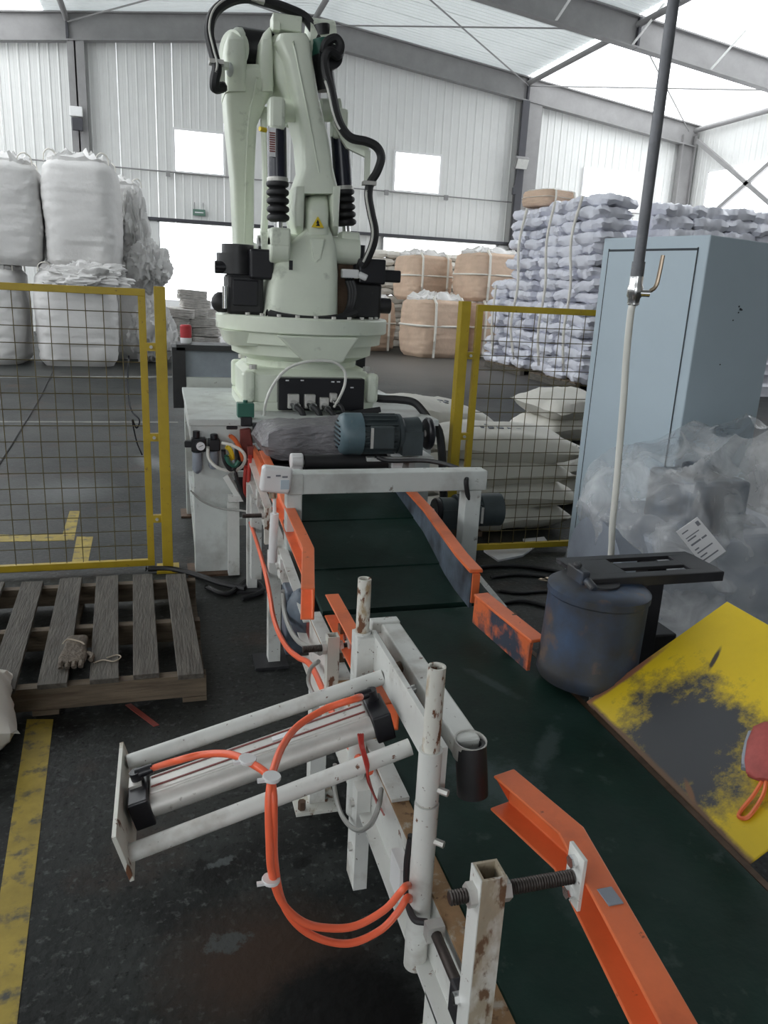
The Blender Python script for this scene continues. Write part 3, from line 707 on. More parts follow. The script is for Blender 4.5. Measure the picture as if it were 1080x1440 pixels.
# black connector panel on the front of the base
a, b = onY(392, 530, 4.33), onY(511, 586, 4.33)
cp = MB(); cp.bx(a.x, b.x, 4.33, 4.40, TOP+.01, a.z-.005); cpo = cp.build('connector_panel', 'black_plastic', rb, bevel=.004)
for (px_, py_, r_) in ((412, 565, .034), (435, 565, .033), (455, 568, .028), (468, 560, .022)):
    c = onY(px_, py_, 4.33)
    m = MB(); m.box(c+V((0, -.012, 0.005)), (r_*1.9, .03, r_*2.4)); k = m.build('connector', 'silver', cpo, bevel=.005)
    m = MB(); m.cyl(c+V((0, -.02, -.01)), c+V((.01, -.07, -.02)), r_*.75, n=14); m.build('plug', 'chrome', cpo)
    e = onY(px_+42, 588, 4.22); mid = (c+e)/2+V((-.01, -.05, -.045))
    m = MB(); m.tube(spline([c+V((.01, -.06, -.02)), c+V((.03, -.10, -.035)), mid, e+V((.05, .05, .0)), V((1.2, 4.26, TOP+.03))], 6), r_*.5, 8); m.build('cable', 'black_rubber', cpo)
for (px_, py_) in ((404, 535), (425, 535), (495, 545), (468, 537), (476, 537)):
    m = MB(); m.box(onY(px_, py_, 4.328), (.018, .006, .007)); m.build('marking', 'paper', cpo)
# swivel ring with its lower cone
m = MB(); m.lathe((RX, RYc, 0), (0, 0, 1), ((.30, 1.13), (.345, 1.14), (.42, 1.17), (.425, 1.232), (.475, 1.236), (.482, 1.298), (.505, 1.30), (.512, 1.306), (.512, 1.378), (.505, 1.386), (.49, 1.388)), 48)
tur = m.build('swivel_ring', RG, rb)
m = MB(); m.prism([(.60, 4.255, 1.296), (1.06, 4.255, 1.296), (.98, 4.30, 1.15), (.76, 4.30, 1.15)], (0, .18, 0)); m.build('front_boss', RG, tur, bevel=.012)
for i in range(28):
    a = 2*PI*i/28; m = MB(); m.cyl((RX+.455*math.cos(a), RYc+.455*math.sin(a), 1.388), (RX+.455*math.cos(a), RYc+.455*math.sin(a), 1.402), .013, n=6); m.build('bolt', 'silver', tur)
# lower cover of the ring on the left, seen as a flat wedge
m = MB(); m.loft([box_sec(.36, .62, 4.45, 5.0, 1.22), box_sec(.33, .66, 4.42, 5.02, 1.30)]); m.build('side_cover', RG, tur)
# turret column: body, knuckle, cross shaft
m = MB(); m.loft([rsec(373, 480, 447, 4.40, 5.02), rsec(376, 480, 430, 4.41, 5.02), rsec(381, 480, 385, 4.44, 5.0), rsec(386, 478, 362, 4.47, 4.95), rsec(402, 476, 345, 4.50, 4.90), rsec(422, 470, 330, 4.53, 4.86), rsec(431, 465, 318, 4.55, 4.84)])
colm = m.build('turret_column', RG, rb)
m = MB(); k0 = onY(448, 296, 4.55)
m.loft([rsec(432, 465, 330, 4.52, 4.84, .4), rsec(432, 465, 295, 4.50, 4.84, .4), rsec(433, 464, 282, 4.53, 4.82, .45), rsec(436, 461, 273, 4.60, 4.76, .5)]); m.build('knuckle', RG, colm)
m = MB(); m.prism([onY(436, 335, 4.50), onY(458, 335, 4.50), onY(452, 365, 4.46), onY(444, 372, 4.455), onY(440, 362, 4.46)], (0, .08, 0)); m.build('rib', RG, colm, bevel=.012)
c = onY(447, 314, 4.495)
m = MB(); m.prism([c+V((-.035, 0, -.022)), c+V((.035, 0, -.022)), c+V((0, 0, .036))], (0, .008, 0)); w = m.build('warning_sticker', 'yellow_warn', colm)
m = MB(); m.prism([c+V((-.012, -.002, -.014)), c+V((.012, -.002, -.014)), c+V((.004, -.002, .002)), c+V((.009, -.002, .002)), c+V((-.002, -.002, .02)), c+V((-.010, -.002, -.002)), c+V((-.002, -.002, -.002))], (0, .004, 0)); m.build('bolt_symbol', 'black_plastic', w)
zx = onY(440, 350, 4.62).z
m = MB(); m.cyl((onY(366, 350, 4.62).x, 4.62, zx), (onY(503, 352, 4.62).x, 4.62, zx), .075, n=28); m.build('cross_shaft', RG, rb)
m = MB(); m.cyl((onY(362, 350, 4.62).x, 4.62, zx), (onY(366, 350, 4.62).x, 4.62, zx), .055, n=24); m.build('shaft_cap', 'chrome', rb)
m = MB(); m.box(onY(409, 373, 4.43), (.02, .008, .05)); m.build('plate_marking', 'black_plastic', colm)
# lower arm: tapering casting forked over the knuckle
m = MB()
m.loft([rsec(417, 480, 272, 4.50, 4.86), rsec(420, 477, 258, 4.50, 4.86), rsec(428, 471, 235, 4.51, 4.86), rsec(425, 464, 190, 4.50, 4.87), rsec(414, 451, 135, 4.48, 4.90), rsec(403, 443, 85, 4.47, 4.94), rsec(389, 439, 55, 4.48, 4.95), rsec(392, 434, 46, 4.50, 4.92)])
for xa, xb, xc, xd in ((415, 431, 414, 429), (466, 481, 467, 478)):
    m.loft([rsec(xa, xb, 262, 4.50, 4.86, .4), rsec(xc-1, xd+1, 295, 4.49, 4.86, .4), rsec(xc, xd, 318, 4.52, 4.83, .45), rsec(xc+3, xd-2, 331, 4.60, 4.74, .5)])
m.loft([rsec(412, 452, 165, 4.66, 4.98), rsec(402, 447, 140, 4.60, 5.0), rsec(390, 444, 112, 4.58, 5.02), rsec(383, 440, 85, 4.57, 5.02), rsec(380, 436, 58, 4.58, 5.0), rsec(385, 432, 47, 4.62, 4.96)])
larm = m.build('lower_arm', RG, rb)
m = MB(); m.tube(spline([onY(412, 58, 4.475), onY(420, 95, 4.472), onY(431, 150, 4.482), onY(441, 200, 4.505), onY(449, 243, 4.51)], 6), .006, 6); m.build('rib', RG, larm)
for px_, py_, w_, h_ in ((394, 82, .03, .10), (400, 108, .03, .10)):
    c = onY(px_, py_, 4.72); m = MB(); m.ball((c.x-.012, 4.70, c.z), (.02, .07, .06), 12, 8); m.build('recess_cover', 'white_machine', larm)
m = MB(); c = onY(402, 36, 4.66); m.box(c, (.155, .12, .075)); m.box(c+V((-.06, -.06, -.03)), (.04, .05, .04)); m.build('terminal_block', RG, larm, bevel=.006)
m = MB(); c = onY(447, 62, 4.70); m.cyl(c+V((-.06, 0, 0)), c+V((.08, 0, 0)), .12, n=28); m.build('elbow_hub', RG, rb)
m = MB(); c = onY(452, 95, 4.62)
m.cyl(c+V((-.02, 0, .13)), c+V((.0, 0, .06)), .055, n=20); m.build('motor_flange', 'green_box', rb)
m = MB(); m.cyl(c+V((0, 0, .06)), c+V((.03, 0, -.11)), .055, n=20); m.cyl(c+V((0, 0, .15)), c+V((-.01, 0, .20)), .05, n=20); m.build('elbow_motor', 'black_motor', rb)
# forearm: fork at the elbow, tapering away and down behind the turret
m = MB()
m.loft([rsec(332, 358, 350, 5.25, 5.55), rsec(328, 359, 250, 5.00, 5.32), rsec(321, 363, 175, 4.78, 5.12), rsec(318, 376, 142, 4.68, 5.02), rsec(317, 388, 118, 4.62, 4.97), rsec(317, 386, 98, 4.60, 4.96), rsec(320, 384, 90, 4.62, 4.94)])
for xa, xb in ((317, 349), (366, 386)):
    m.loft([rsec(xa, xb, 128, 4.63, 4.99, .35), rsec(xa, xb, 104, 4.59, 4.96, .35), rsec(xa-2, xb, 75, 4.55, 4.98, .35), rsec(xa, xb-1, 55, 4.55, 4.95, .4), rsec(xa+5, xb-2, 44, 4.62, 4.88, .5), rsec(xa+12, xb-6, 38, 4.68, 4.82, .6)])
fore = m.build('forearm', RG, rb)
m = MB(); m.tube(spline([onY(362, 108, 4.605), onY(358, 130, 4.64), onY(350, 170, 4.765), onY(346, 250, 4.99), onY(344, 345, 5.24)], 6), .007, 6); m.build('rib', RG, fore)
m = MB(); c = onY(357, 70, 4.76); m.cyl(c+V((-.09, 0, 0)), c+V((.10, 0, 0)), .10, n=28); m.build('elbow_shaft', 'black_motor', rb)
m = MB(); c = onY(327, 70, 4.64); m.lathe(c, (-1, -.75, 0), ((.095, -.03), (.092, .012), (.06, .014), (.055, .004)), 28); m.build('elbow_cap', RG, fore)
m = MB(); c = onY(323, 98, 4.56); m.ball(c, (.02, .015, .035)); m.build('inspection_plug', 'white_machine', fore)
# wrist behind the left motor
m = MB(); m.lathe(onY(345, 352, 5.4), (0, 0, -1), ((.07, -.05), (.09, 0), (.09, .2), (.07, .24)), 24); m.build('wrist', RG, rb)
# balance springs
def balance(name, top, b0, b1, low, r, Y):
    A, B = onY(*top, Y), onY(*low, Y); d = (B-A).normalized()
    def pt(px_): q = onY(*px_, Y); return A+d*((q-A).dot(d))
    P0, P1 = pt(b0), pt(b1)
    m = MB(); m.cyl(A+d*.10, P0, r, n=24); s = m.build(name, 'navy_cyl', rb)
    m = MB(); m.lathe(P0, d, ((r*1.06, -.012), (r*1.1, 0), (r*1.06, .012)), 24); m.build('collar', 'silver', s)
    n = 5; L = (P1-P0).length; prof = []
    for i in range(n):
        z = L*i/n; q = L/n; prof += [(r*.80, z), (r*1.12, z+q*.25), (r*1.18, z+q*.5), (r*1.12, z+q*.75)]
    prof.append((r*.8, L))
    m = MB(); m.lathe(P0, d, prof, 24); m.build('bellows', 'black_rubber', s)
    m = MB(); m.cyl(P1, B, r*.45, n=14); m.build('rod', 'chrome', s)
    m = MB(); m.box(A+d*.04, (.085, .12, .16)); m.build('top_clevis', RG, s, bevel=.02)
    m = MB(); m.box(B+V((0, 0, .05)), (.11, .15, .10)); m.cyl(B+V((-.055, 0, -.01)), B+V((.055, 0, -.01)), .075, n=24); m.build('bottom_clevis', RG, s, bevel=.012)
    return s
s1 = balance('balance_spring', (388, 150), (389, 253), (390, 312), (392, 348), .053, 4.50)
s2 = balance('balance_spring', (476, 165), (483, 265), (486, 318), (489, 352), .053, 4.66)
m = MB(); m.box(onY(383, 200, 4.442), (.035, .006, .14)); st = m.build('sticker', 'paper', s1)
for i in range(9):
    m = MB(); m.box(onY(383, 187+i*3.2, 4.4375), (.03, .003, .006)); m.build('printed_line', 'red_valve', st)
m = MB(); c = onY(374, 183, 4.46); m.cyl(c, c+V((-.035, -.02, .0)), .012, n=10); m.build('grease_nipple', 'yellow_warn', s1)
for (x0, x1, y, Y, mt) in ((398, 420, 155, 4.62, RG), (452, 478, 155, 4.72, RG)):
    a, b = onY(x0, y, Y), onY(x1, y, Y); m = MB(); m.cyl(a, b, .06, n=20); m.build('spring_pin', mt, rb)
# bracing link between forearm and turret
m = MB(); m.tube(spline([onY(371, 150, 4.80), onY(374, 250, 4.85), onY(371, 325, 4.9), onY(366, 340, 4.9)], 6), .022, 8); m.build('link_rod', RG, rb)
# turret motors
def motor_stack(nm, x0, x1, y0, y1, Y, parts):
    pass
m = MB(); a = onY(320, 437, 4.52); b = onY(371, 387, 4.52)
m.bx(a.x, b.x, 4.52, 4.80, 1.385, b.z); mo = m.build('swivel_motor', 'black_motor', rb, bevel=.02)
m = MB(); m.box(onY(345, 412, 4.515), (.14, .012, .14)); m.build('end_plate', 'black_plastic', mo, bevel=.01)
m = MB(); a = onY(326, 385, 4.62); c = onY(343, 370, 4.62); m.cyl((c.x-.03, 4.66, b.z), (c.x-.03, 4.66, b.z+.11), .12, n=24); m.cyl((c.x-.03, 4.66, b.z+.11), (c.x-.03, 4.66, b.z+.16), .09, n=24); m.build('motor_head', 'black_motor', mo)
m = MB(); c = onY(366, 372, 4.56); m.box(c, (.13, .16, .16)); m.build('encoder_housing', 'black_plastic', mo, bevel=.012)
m = MB(); c = onY(315, 376, 4.6); m.cyl(c+V((-.05, 0, 0)), c+V((.10, 0, 0)), .035, n=14); m.build('cable_gland', 'black_plastic', mo)
m = MB(); c = onY(312, 425, 4.60); m.ball(c, (.06, .05, .06)); m.build('oil_cap', 'black_rubber', mo)
m = MB(); c = onY(316, 418, 4.5); m.cyl(c+V((0, 0, -.06)), c+V((0, 0, .06)), .014, n=10); m.build('tie_bolt', 'chrome', mo)
m = MB(); a = onY(497, 440, 4.55); b = onY(538, 398, 4.55); m.bx(a.x, b.x, 4.55, 4.85, 1.385, b.z); mo = m.build('arm_motor', 'black_motor', rb, bevel=.02)
m = MB(); c = onY(518, 382, 4.62); m.box(c, (.16, .2, .14)); m.box(c+V((.13, 0, -.02)), (.12, .1, .07)); m.build('encoder_housing', 'black_plastic', mo, bevel=.01)
m = MB(); c = onY(505, 360, 4.62); m.cyl(c+V((0, 0, -.08)), c+V((0, 0, .06)), .035, n=14); m.build('cable_gland', 'black_plastic', mo)
m = MB(); c = onY(492, 385, 4.52); m.box(c, (.10, .04, .05)); m.cyl(c+V((.05, 0, .0)), c+V((.10, -.01, -.02)), .02, n=10); m.build('white_plug', 'white_plastic', mo, bevel=.006)
m = MB(); c = onY(541, 430, 4.6); m.cyl(c+V((-.04, 0, 0)), c+V((.03, 0, 0)), .045, n=16); m.build('oil_cap', 'black_rubber', mo)
m = MB(); a = onY(484, 420, 4.66); m.bx(a.x-.05, a.x+.05, 4.62, 4.8, 1.385, 1.72); m.build('cable_duct', 'rust_steel', mo)
m = MB(); m.tube(spline([onY(375, 440, 4.40), onY(400, 446, 4.36), onY(440, 450, 4.34), onY(476, 447, 4.36), onY(500, 440, 4.42)], 6), .022, 8); m.build('cable', 'black_rubber', tur)
for k in range(3):
    m = MB(); m.tube(spline([onY(487+k*4, 392, 4.5), onY(492+k*4, 410, 4.48), onY(490+k*3, 430, 4.48), onY(484+k*2, 443, 4.45)], 5), .013, 6); m.build('cable', 'black_rubber', mo)
m = MB(); m.box(onY(506, 500, 4.95), (.06, .06, .3)); m.build('cable_duct', 'black_plastic', base)
# upper harness, sleeved hose over the elbow and down the right side
H1 = spline([onY(315, 122, 4.45), onY(303, 124, 4.42), onY(302, 112, 4.4), onY(305, 95, 4.4), onY(300, 75, 4.42), onY(294, 45, 4.45), onY(300, 20, 4.5), onY(318, 4, 4.52), onY(345, -3, 4.55), onY(375, 3, 4.6), onY(405, 13, 4.62), onY(428, 24, 4.64), onY(440, 40, 4.62), onY(448, 56, 4.6)], 6)
m = MB(); m.tube(H1, .026, 8); h = m.build('cable_harness', 'black_rubber', rb)
m = MB(); m.tube([p+V((.0, -.022, .012)) for p in H1[14:44]], .006, 6); m.build('white_tube', 'clear_hose', h)
H2 = spline([onY(455, 75, 4.52), onY(459, 60, 4.5), onY(472, 54, 4.5), onY(479, 65, 4.5), onY(475, 78, 4.48), onY(463, 72, 4.46), onY(457, 84, 4.46), onY(459, 105, 4.44), onY(466, 128, 4.42), onY(473, 160, 4.42), onY(481, 180, 4.42), onY(494, 194, 4.42), onY(515, 199, 4.42), onY(530, 207, 4.42), onY(536, 222, 4.42), onY(530, 242, 4.42), onY(521, 257, 4.42), onY(518, 275, 4.42), onY(522, 300, 4.43), onY(527, 325, 4.44), onY(524, 345, 4.46), onY(515, 366, 4.5), onY(508, 376, 4.55)], 6)
m = MB(); m.tube(H2, .024, 8); h2 = m.build('cable_harness', 'black_rubber', rb)
m = MB(); m.tube([p+V((-.016, -.018, 0)) for p in H2[100:128]], .007, 6); m.build('white_tube', 'clear_hose', h2)
m = MB(); m.tube([p+V((-.02, -.012, 0)) for p in H2[44:62]], .007, 6); m.build('white_tube', 'clear_hose', h2)
for px_, py_, Y in ((362, 1, 4.56), (304, 88, 4.41), (519, 258, 4.42)):
    m = MB(); c = onY(px_, py_, Y); m.box(c, (.07, .06, .02)); m.build('hose_clamp', 'silver', h)
m = MB(); c = onY(466, 80, 4.52); m.lathe(c, (0, 1, 0), ((.06, -.01), (.06, .02)), 20); m.build('junction', 'black_plastic', rb)
m = MB(); c = onY(312, 92, 4.5); m.box(c, (.07, .05, .03)); m.box(onY(309, 107, 4.5), (.05, .05, .10)); m.build('harness_bracket', RG, rb, bevel=.004)
m = MB(); m.prism([onY(466, 172, 4.6), onY(474, 165, 4.6), onY(492, 196, 4.55), onY(519, 208, 4.5), onY(517, 222, 4.5), onY(488, 208, 4.55)], (0, .03, 0)); m.bar(onY(517, 212, 4.48), onY(516, 258, 4.46), .03, .02); m.build('harness_bracket', RG, rb)
# thin clear air tube looping in front of the base
m = MB(); m.tube(spline([onY(371, 588, 4.2), onY(374, 565, 4.2), onY(385, 540, 4.2), onY(405, 518, 4.2), onY(435, 508, 4.2), onY(468, 509, 4.2), onY(484, 521, 4.2), onY(485, 540, 4.2), onY(478, 558, 4.22), onY(470, 572, 4.28)], 6), .008, 8); m.build('air_tube', 'clear_hose', rb)
# heavy cable leaving the base to the right
m = MB(); m.tube(spline([V((1.18, 4.50, TOP+.10)), onY(530, 560, 4.45), onY(560, 562, 4.4), onY(582, 566, 4.35), onY(596, 580, 4.3), onY(604, 592, 4.28), V((1.54, 4.15, .75)), V((1.58, 4.1, .3)), V((1.60, 4.05, .03))], 6), .024, 8); tag(m.build('heavy_cable', 'black_rubber', loc=(1.6, 4.05, 0)), 'thick black cable arching from the robot base down to the floor', 'cable')
# dark panel standing behind the platform on the left
t = thing('control_console', 'black-framed grey console standing behind the robot platform', 'console', (.35, 5.8, 0))
a, b = onY(248, 492, 5.7), onY(345, 556, 5.7)
m = MB(); m.bx(a.x, b.x, 5.7, 5.95, .70, a.z); m.build('body', 'machine_grey', t, bevel=.01)
m = MB(); m.bx(a.x-.03, a.x+.06, 5.66, 5.97, .68, a.z+.02); m.bx(a.x+.30, a.x+.36, 5.68, 5.95, 0, .70); m.bx(b.x-.06, b.x, 5.68, 5.95, 0, .70); m.bx(a.x, b.x+.05, 5.66, 5.97, a.z, a.z+.04); m.build('frame', 'black_steel', t)
m = MB(); a2 = onY(262, 530, 5.68); m.bx(a2.x, b.x, 5.66, 5.70, .70, a2.z); m.build('lower_panel', 'white_machine', t)
m = MB(); m.bx(a2.x+.05, b.x, 5.645, 5.66, a2.z-.14, a2.z-.10); m.build('red_strip', 'red_paint', t)
c = onY(262, 484, 5.75); t = thing('drinks_can', 'small red and white tin standing on the console', 'tin', (c.x, 5.8, a.z+.04))
m = MB(); m.lathe((c.x, 5.8, a.z+.04), (0, 0, 1), ((.035, 0), (.04, .01), (.04, .04)), 20); m.build('lower_band', 'paper', t)
m = MB(); m.lathe((c.x, 5.8, a.z+.04), (0, 0, 1), ((.04, .04), (.04, .12), (.032, .13)), 20); m.build('upper_band', 'red_paint', t)
# ------------------------------------------------------------------ near belt conveyor
BZ = 0.55; BX0, BX1 = 0.463, 1.015
t = thing('belt_conveyor', 'near green belt conveyor with rusty left frame rail', 'conveyor', (.74, 1.2, 0)); NEAR = t
m = MB(); m.bx(BX0, BX1, .12, 2.20, BZ-.02, BZ); m.cyl((BX0, 2.20, BZ-.0445), (BX1, 2.20, BZ-.0445), .0445, n=20); m.build('belt', 'belt_near', t)
m = MB(); m.bx(BX0+.03, BX1-.03, .14, 2.16, BZ-.13, BZ-.10); m.build('belt_return', 'belt_green', t)
m = MB(); m.bx(.425, .461, .12, 2.22, BZ-.012, BZ-.004); s = m.build('frame_top_flange', 'rust_strip', t)
m = MB(); m.bx(.425, .431, .12, 2.22, BZ-.14, BZ-.012); m.bx(.398, .431, .12, 2.22, BZ-.146, BZ-.138); m.build('frame_web', 'white_paint', t)
m = MB(); m.bx(.424, .462, 1.28, 1.50, BZ-.004, BZ+.004); m.build('cover_strip', 'white_paint', t)
m = MB(); m.bx(.424, .462, 1.80, 2.24, BZ-.004, BZ+.004); m.build('cover_strip', 'white_paint', t)
m = MB(); m.bx(1.019, 1.034, .12, 2.22, BZ-.14, BZ-.002); m.bx(1.034, 1.07, .12, 2.22, BZ-.14, BZ-.13); m.build('right_frame', 'rust_steel', t)
for y in (.93, 2.04):
    for x in (.40, 1.04):
        m = MB(); m.bx(x-.002, x+.046, y-.03, y+.03, .01, BZ-.14); m.build('leg', 'white_paint', t)
        m = MB(); m.bx(x-.05, x+.08, y-.07, y+.05, 0, .012); m.build('foot_plate', 'white_paint_rusty', t)
        m = MB(); m.cyl((x-.03, y-.05, .012), (x-.03, y-.05, .04), .012, n=6); m.build('anchor_bolt', 'rust_steel', t)
for p, q in (((.40, .95, BZ-.2), (.40, .62, .12)),):
    m = MB(); m.bar(p, q, .03, .03); m.build('brace', 'white_paint', t)
a, b = onX(612, 1312, .405), onX(655, 1412, .405)
m = MB(); m.cyl(a, b, .009, n=10); m.build('tension_screw', 'thread_steel', t)
m = MB(); m.box(a+V((0, .005, 0)), (.03, .02, .03)); m.build('nut', 'silver', t)
m = MB(); m.box(b+V((0, -.0, -.005)), (.035, .055, .06)); m.build('bearing_block', 'black_steel', t, bevel=.004)
m = MB(); c = onX(648, 1402, .385); m.cyl(c, c+V((-.012, 0, 0)), .009, n=6); m.build('bolt', 'chrome', t)
m = MB(); a = onX(500, 1160, .40); m.bx(.392, .424, 1.43, 1.50, .20, .47); m.build('hanger_plate', 'white_paint', t)
for z in (.30, .42):
    m = MB(); m.cyl((.392, 1.46, z), (.384, 1.46, z), .010, n=6); m.build('bolt', 'silver', t)
m = MB(); a = onX(566, 1225, .415); m.bx(.40, .423, a.y-.03, a.y+.03, a.z-.045, a.z+.03); m.build('sensor_plate', 'white_plastic', t)

# ------------------------------------------------------------------ second conveyor, stepped belts rising to the robot
def iz(y): return .55+(y-2.25)*.09
t = thing('incline_conveyor', 'stepped dark green belt conveyor rising towards the robot', 'conveyor', (.74, 2.9, 0)); INC = t
for (y0, y1, dz) in ((2.25, 2.548, 0), (2.552, 2.998, .004), (3.002, 3.55, .008)):
    m = MB(); m.prism([(BX0+.01, y0, iz(y0)+dz), (BX0+.01, y1, iz(y1)+dz), (BX0+.01, y1, iz(y1)+dz-.018), (BX0+.01, y0, iz(y0)+dz-.018)], (BX1+.05-BX0, 0, 0)); m.build('belt', 'belt_green', t)
m = MB(); m.cyl((BX0, 3.57, iz(3.57)-.02), (BX1+.05, 3.57, iz(3.57)-.02), .045, n=20); m.build('end_roller', 'black_steel', t)
m = MB(); m.cyl((BX0, 2.27, BZ-.06), (BX1+.05, 2.27, BZ-.06), .045, n=20); m.build('end_roller', 'black_steel', t)
prof = [(0, 0), (.035, 0), (.035, -.006), (.006, -.006), (.006, -.094), (.035, -.094), (.035, -.10), (0, -.10)]
m = MB(); m.sweep([(.445, 3.95, iz(3.95)-.02), (.445, 2.25, BZ-.03)], prof); m.build('left_frame', 'white_paint', t)
m = MB(); m.bar((.438, 3.93, iz(3.93)-.07), (.438, 2.27, BZ-.08), .004, .07); m.build('frame_liner', 'red_valve', t)
m = MB(); m.sweep([(1.09, 2.25, BZ-.03), (1.09, 3.95, iz(3.95)-.02)], prof); m.build('right_frame', 'white_paint', t)
for y in (3.0, 3.85):
    for x in (.395, 1.09):
        m = MB(); m.bx(x, x+.05, y-.03, y+.03, .01, iz(y)-.12); m.build('leg', 'white_paint', t)
        m = MB(); m.bx(x-.06, x+.08, y-.08, y+.06, 0, .012); m.build('foot_plate', 'black_steel', t)
m = MB(); m.box((.415, 3.62, .36), (.05, .07, .42)); m.build('hanger_post', 'white_paint', t)
m = MB(); m.box((.42, 2.5, .42), (.07, .10, .24)); m.ball((.44, 2.42, .47), (.06, .09, .09)); m.build('bearing_housing', 'blue_grey_worn', t, bevel=.01)
for y in (3.5, 3.15, 2.75):
    m = MB(); m.box((.410, y, iz(y)-.07), (.012, .06, .075)); k = m.build('joint_plate', 'white_paint', t)
    m = MB(); m.cyl((.404, y, iz(y)-.07), (.394, y, iz(y)-.07), .011, n=6); m.build('bolt', 'silver', k)
# guide rails, folded orange channel
CH = lambda w, h, th=.005: [(0, 0), (w, 0), (w, -th), (th, -th), (th, -h+th), (w, -h+th), (w, -h), (0, -h)]
def guide(name_label, path, w, h, mt='orange', loc=None):
    m = MB(); m.sweep(path, CH(w, h)); t = thing('guide_rail', name_label, 'guide rail', path[0], 'orange guide rails of the conveyors')
    m.build('channel', mt, t, bevel=.0025); return t
g = guide('nearest orange channel guide rail with bent end above the green belt', [(.552, 1.020, .785), (.594, .860, .785), (.553, .545, .785), (.52, .30, .785)], .044, .068); GN = g
m = MB(); c = V((.556, .725, .7857)); m.box(c, (.022, .03, .0015)); m.build('worn_patch', 'machine_grey', g)
g2 = guide('orange channel guide rail just left of the upright pipes, half hidden', [(.470, 2.02, .705), (.470, 1.40, .705)], .04, .07)
g3 = guide('long orange guide rail on the left of the stepped belt, under the white portal', [(.488, 3.78, .76), (.475, 3.0, .745), (.462, 2.36, .73), (.40, 2.02, .725)], .04, .10)
prof = [(0, 0), (-.03, 0), (-.03, -.005), (-.005, -.005), (-.005, -.02), (0, -.02)]
pth = [(1.025, 3.42, .725), (1.005, 2.85, .705), (.945, 2.32, .70), (.935, 2.16, .70)]
g4 = thing('guide_rail', 'long orange guide rail with grey worn inner face, right of the stepped belt', 'guide rail', pth[0], 'orange guide rails of the conveyors')
m = MB(); m.sweep([(p[0]+.02, p[1], p[2]) for p in pth], [(.020, 0), (-.025, 0), (-.025, -.012), (.020, -.012)]); m.build('top_flange', 'orange', g4, bevel=.003)
m = MB(); m.sweep([(p[0]+.012, p[1], p[2]-.012) for p in pth], [(.006, 0), (-.004, 0), (-.004, -.12), (.006, -.12)]); m.build('worn_face', 'blue_grey_worn', g4)
m = MB(); m.sweep([(.957, 2.24, .688), (.947, 2.15, .688)], [(.004, .0), (-.02, .0), (-.02, -.10), (.004, -.10)]); m.build('end_piece', 'orange', g4)
g5 = thing('guide_rail', 'short scraped orange guide rail between the blue drum and the long rail', 'guide rail', (.93, 1.9, .66), 'orange guide rails of the conveyors')
m = MB(); m.sweep([(.925, 2.05, .665), (.965, 1.73, .655)], [(.02, 0), (-.03, 0), (-.03, -.01), (.02, -.01)]); m.build('top_flange', 'orange', g5, bevel=.003)
m = MB(); m.sweep([(.912, 2.04, .656), (.950, 1.73, .646)], [(.006, 0), (-.004, 0), (-.004, -.085), (.006, -.085)]); m.build('inner_face', 'orange_worn', g5)
for g_, pts in ((g2, ((.455, 1.6), (.455, 1.9))), (g4, ((1.05, 3.2), (1.0, 2.6))), (g5, ((.97, 1.9),)), (g3, ((.45, 2.9), (.45, 3.5)))):
    for x, y in pts:
        m = MB(); m.bx(x-.008, x+.008, y-.015, y+.015, .50, .66); m.build('standoff', 'rust_steel', g_)

# posts with threaded rods that hold the guide rails
def rail_post(label, x, y, z0, z1, xr0, xr1, plate_x, w=.036, pm='white_paint_rusty'):
    t = thing('rail_post', label, 'post', (x, y, z0), 'square posts holding the guide rails')
    m = MB(); h = w/2; i = h-.004
    m.bx(x-h, x+h, y-h, y-i, z0, z1); m.bx(x-h, x+h, y+i, y+h, z0, z1); m.bx(x-h, x-i, y-i, y+i, z0, z1); m.bx(x+i, x+h, y-i, y+i, z0, z1)
    m.build('square_tube', pm, t)
    zr = z1-.035
    m = MB()
    n = int((xr1-xr0)/.004)
    prof = []
    for k in range(n): prof += [(.0085, k*.004), (.0102, k*.004+.002)]
    m.lathe((xr0, y, zr), (1, 0, 0), prof, 12); m.build('threaded_rod', 'thread_steel', t)
    for xx in (x-h-.012, x+h+.001):
        m = MB(); m.cyl((xx, y, zr), (xx+.011, y, zr), .017, n=6); m.build('nut', 'silver', t)
    m = MB(); m.box((plate_x, y, zr), (.006, .04, .085)); k = m.build('end_plate', 'white_paint', t, bevel=.001)
    for dz in (-.026, .026):
        m = MB(); m.cyl((plate_x-.012, y, zr+dz), (plate_x+.004, y, zr+dz), .009, n=6); m.build('bolt', 'chrome', k)
    return t
rail_post('rusty white square post with threaded rod at the bottom edge of the picture', .40, .775, .34, .815, .345, .532, .532, .036, 'post_rusty')
m = MB(); m.bx(.3805, .3822, .7575, .7925, .34, .8155); m.build('paint_left', 'white_paint', bpy.data.objects['rail_post'])
p2 = onX(468, 893, .41)
rail_post('rusty square post with threaded rod beyond the far upright pipe', .41, p2.y, .40, p2.z, .33, .458, .452, .032)
rail_post('small square bracket post with threaded rod beside the white portal leg', .405, 3.10, .50, .66, .30, .40, .43, .028)

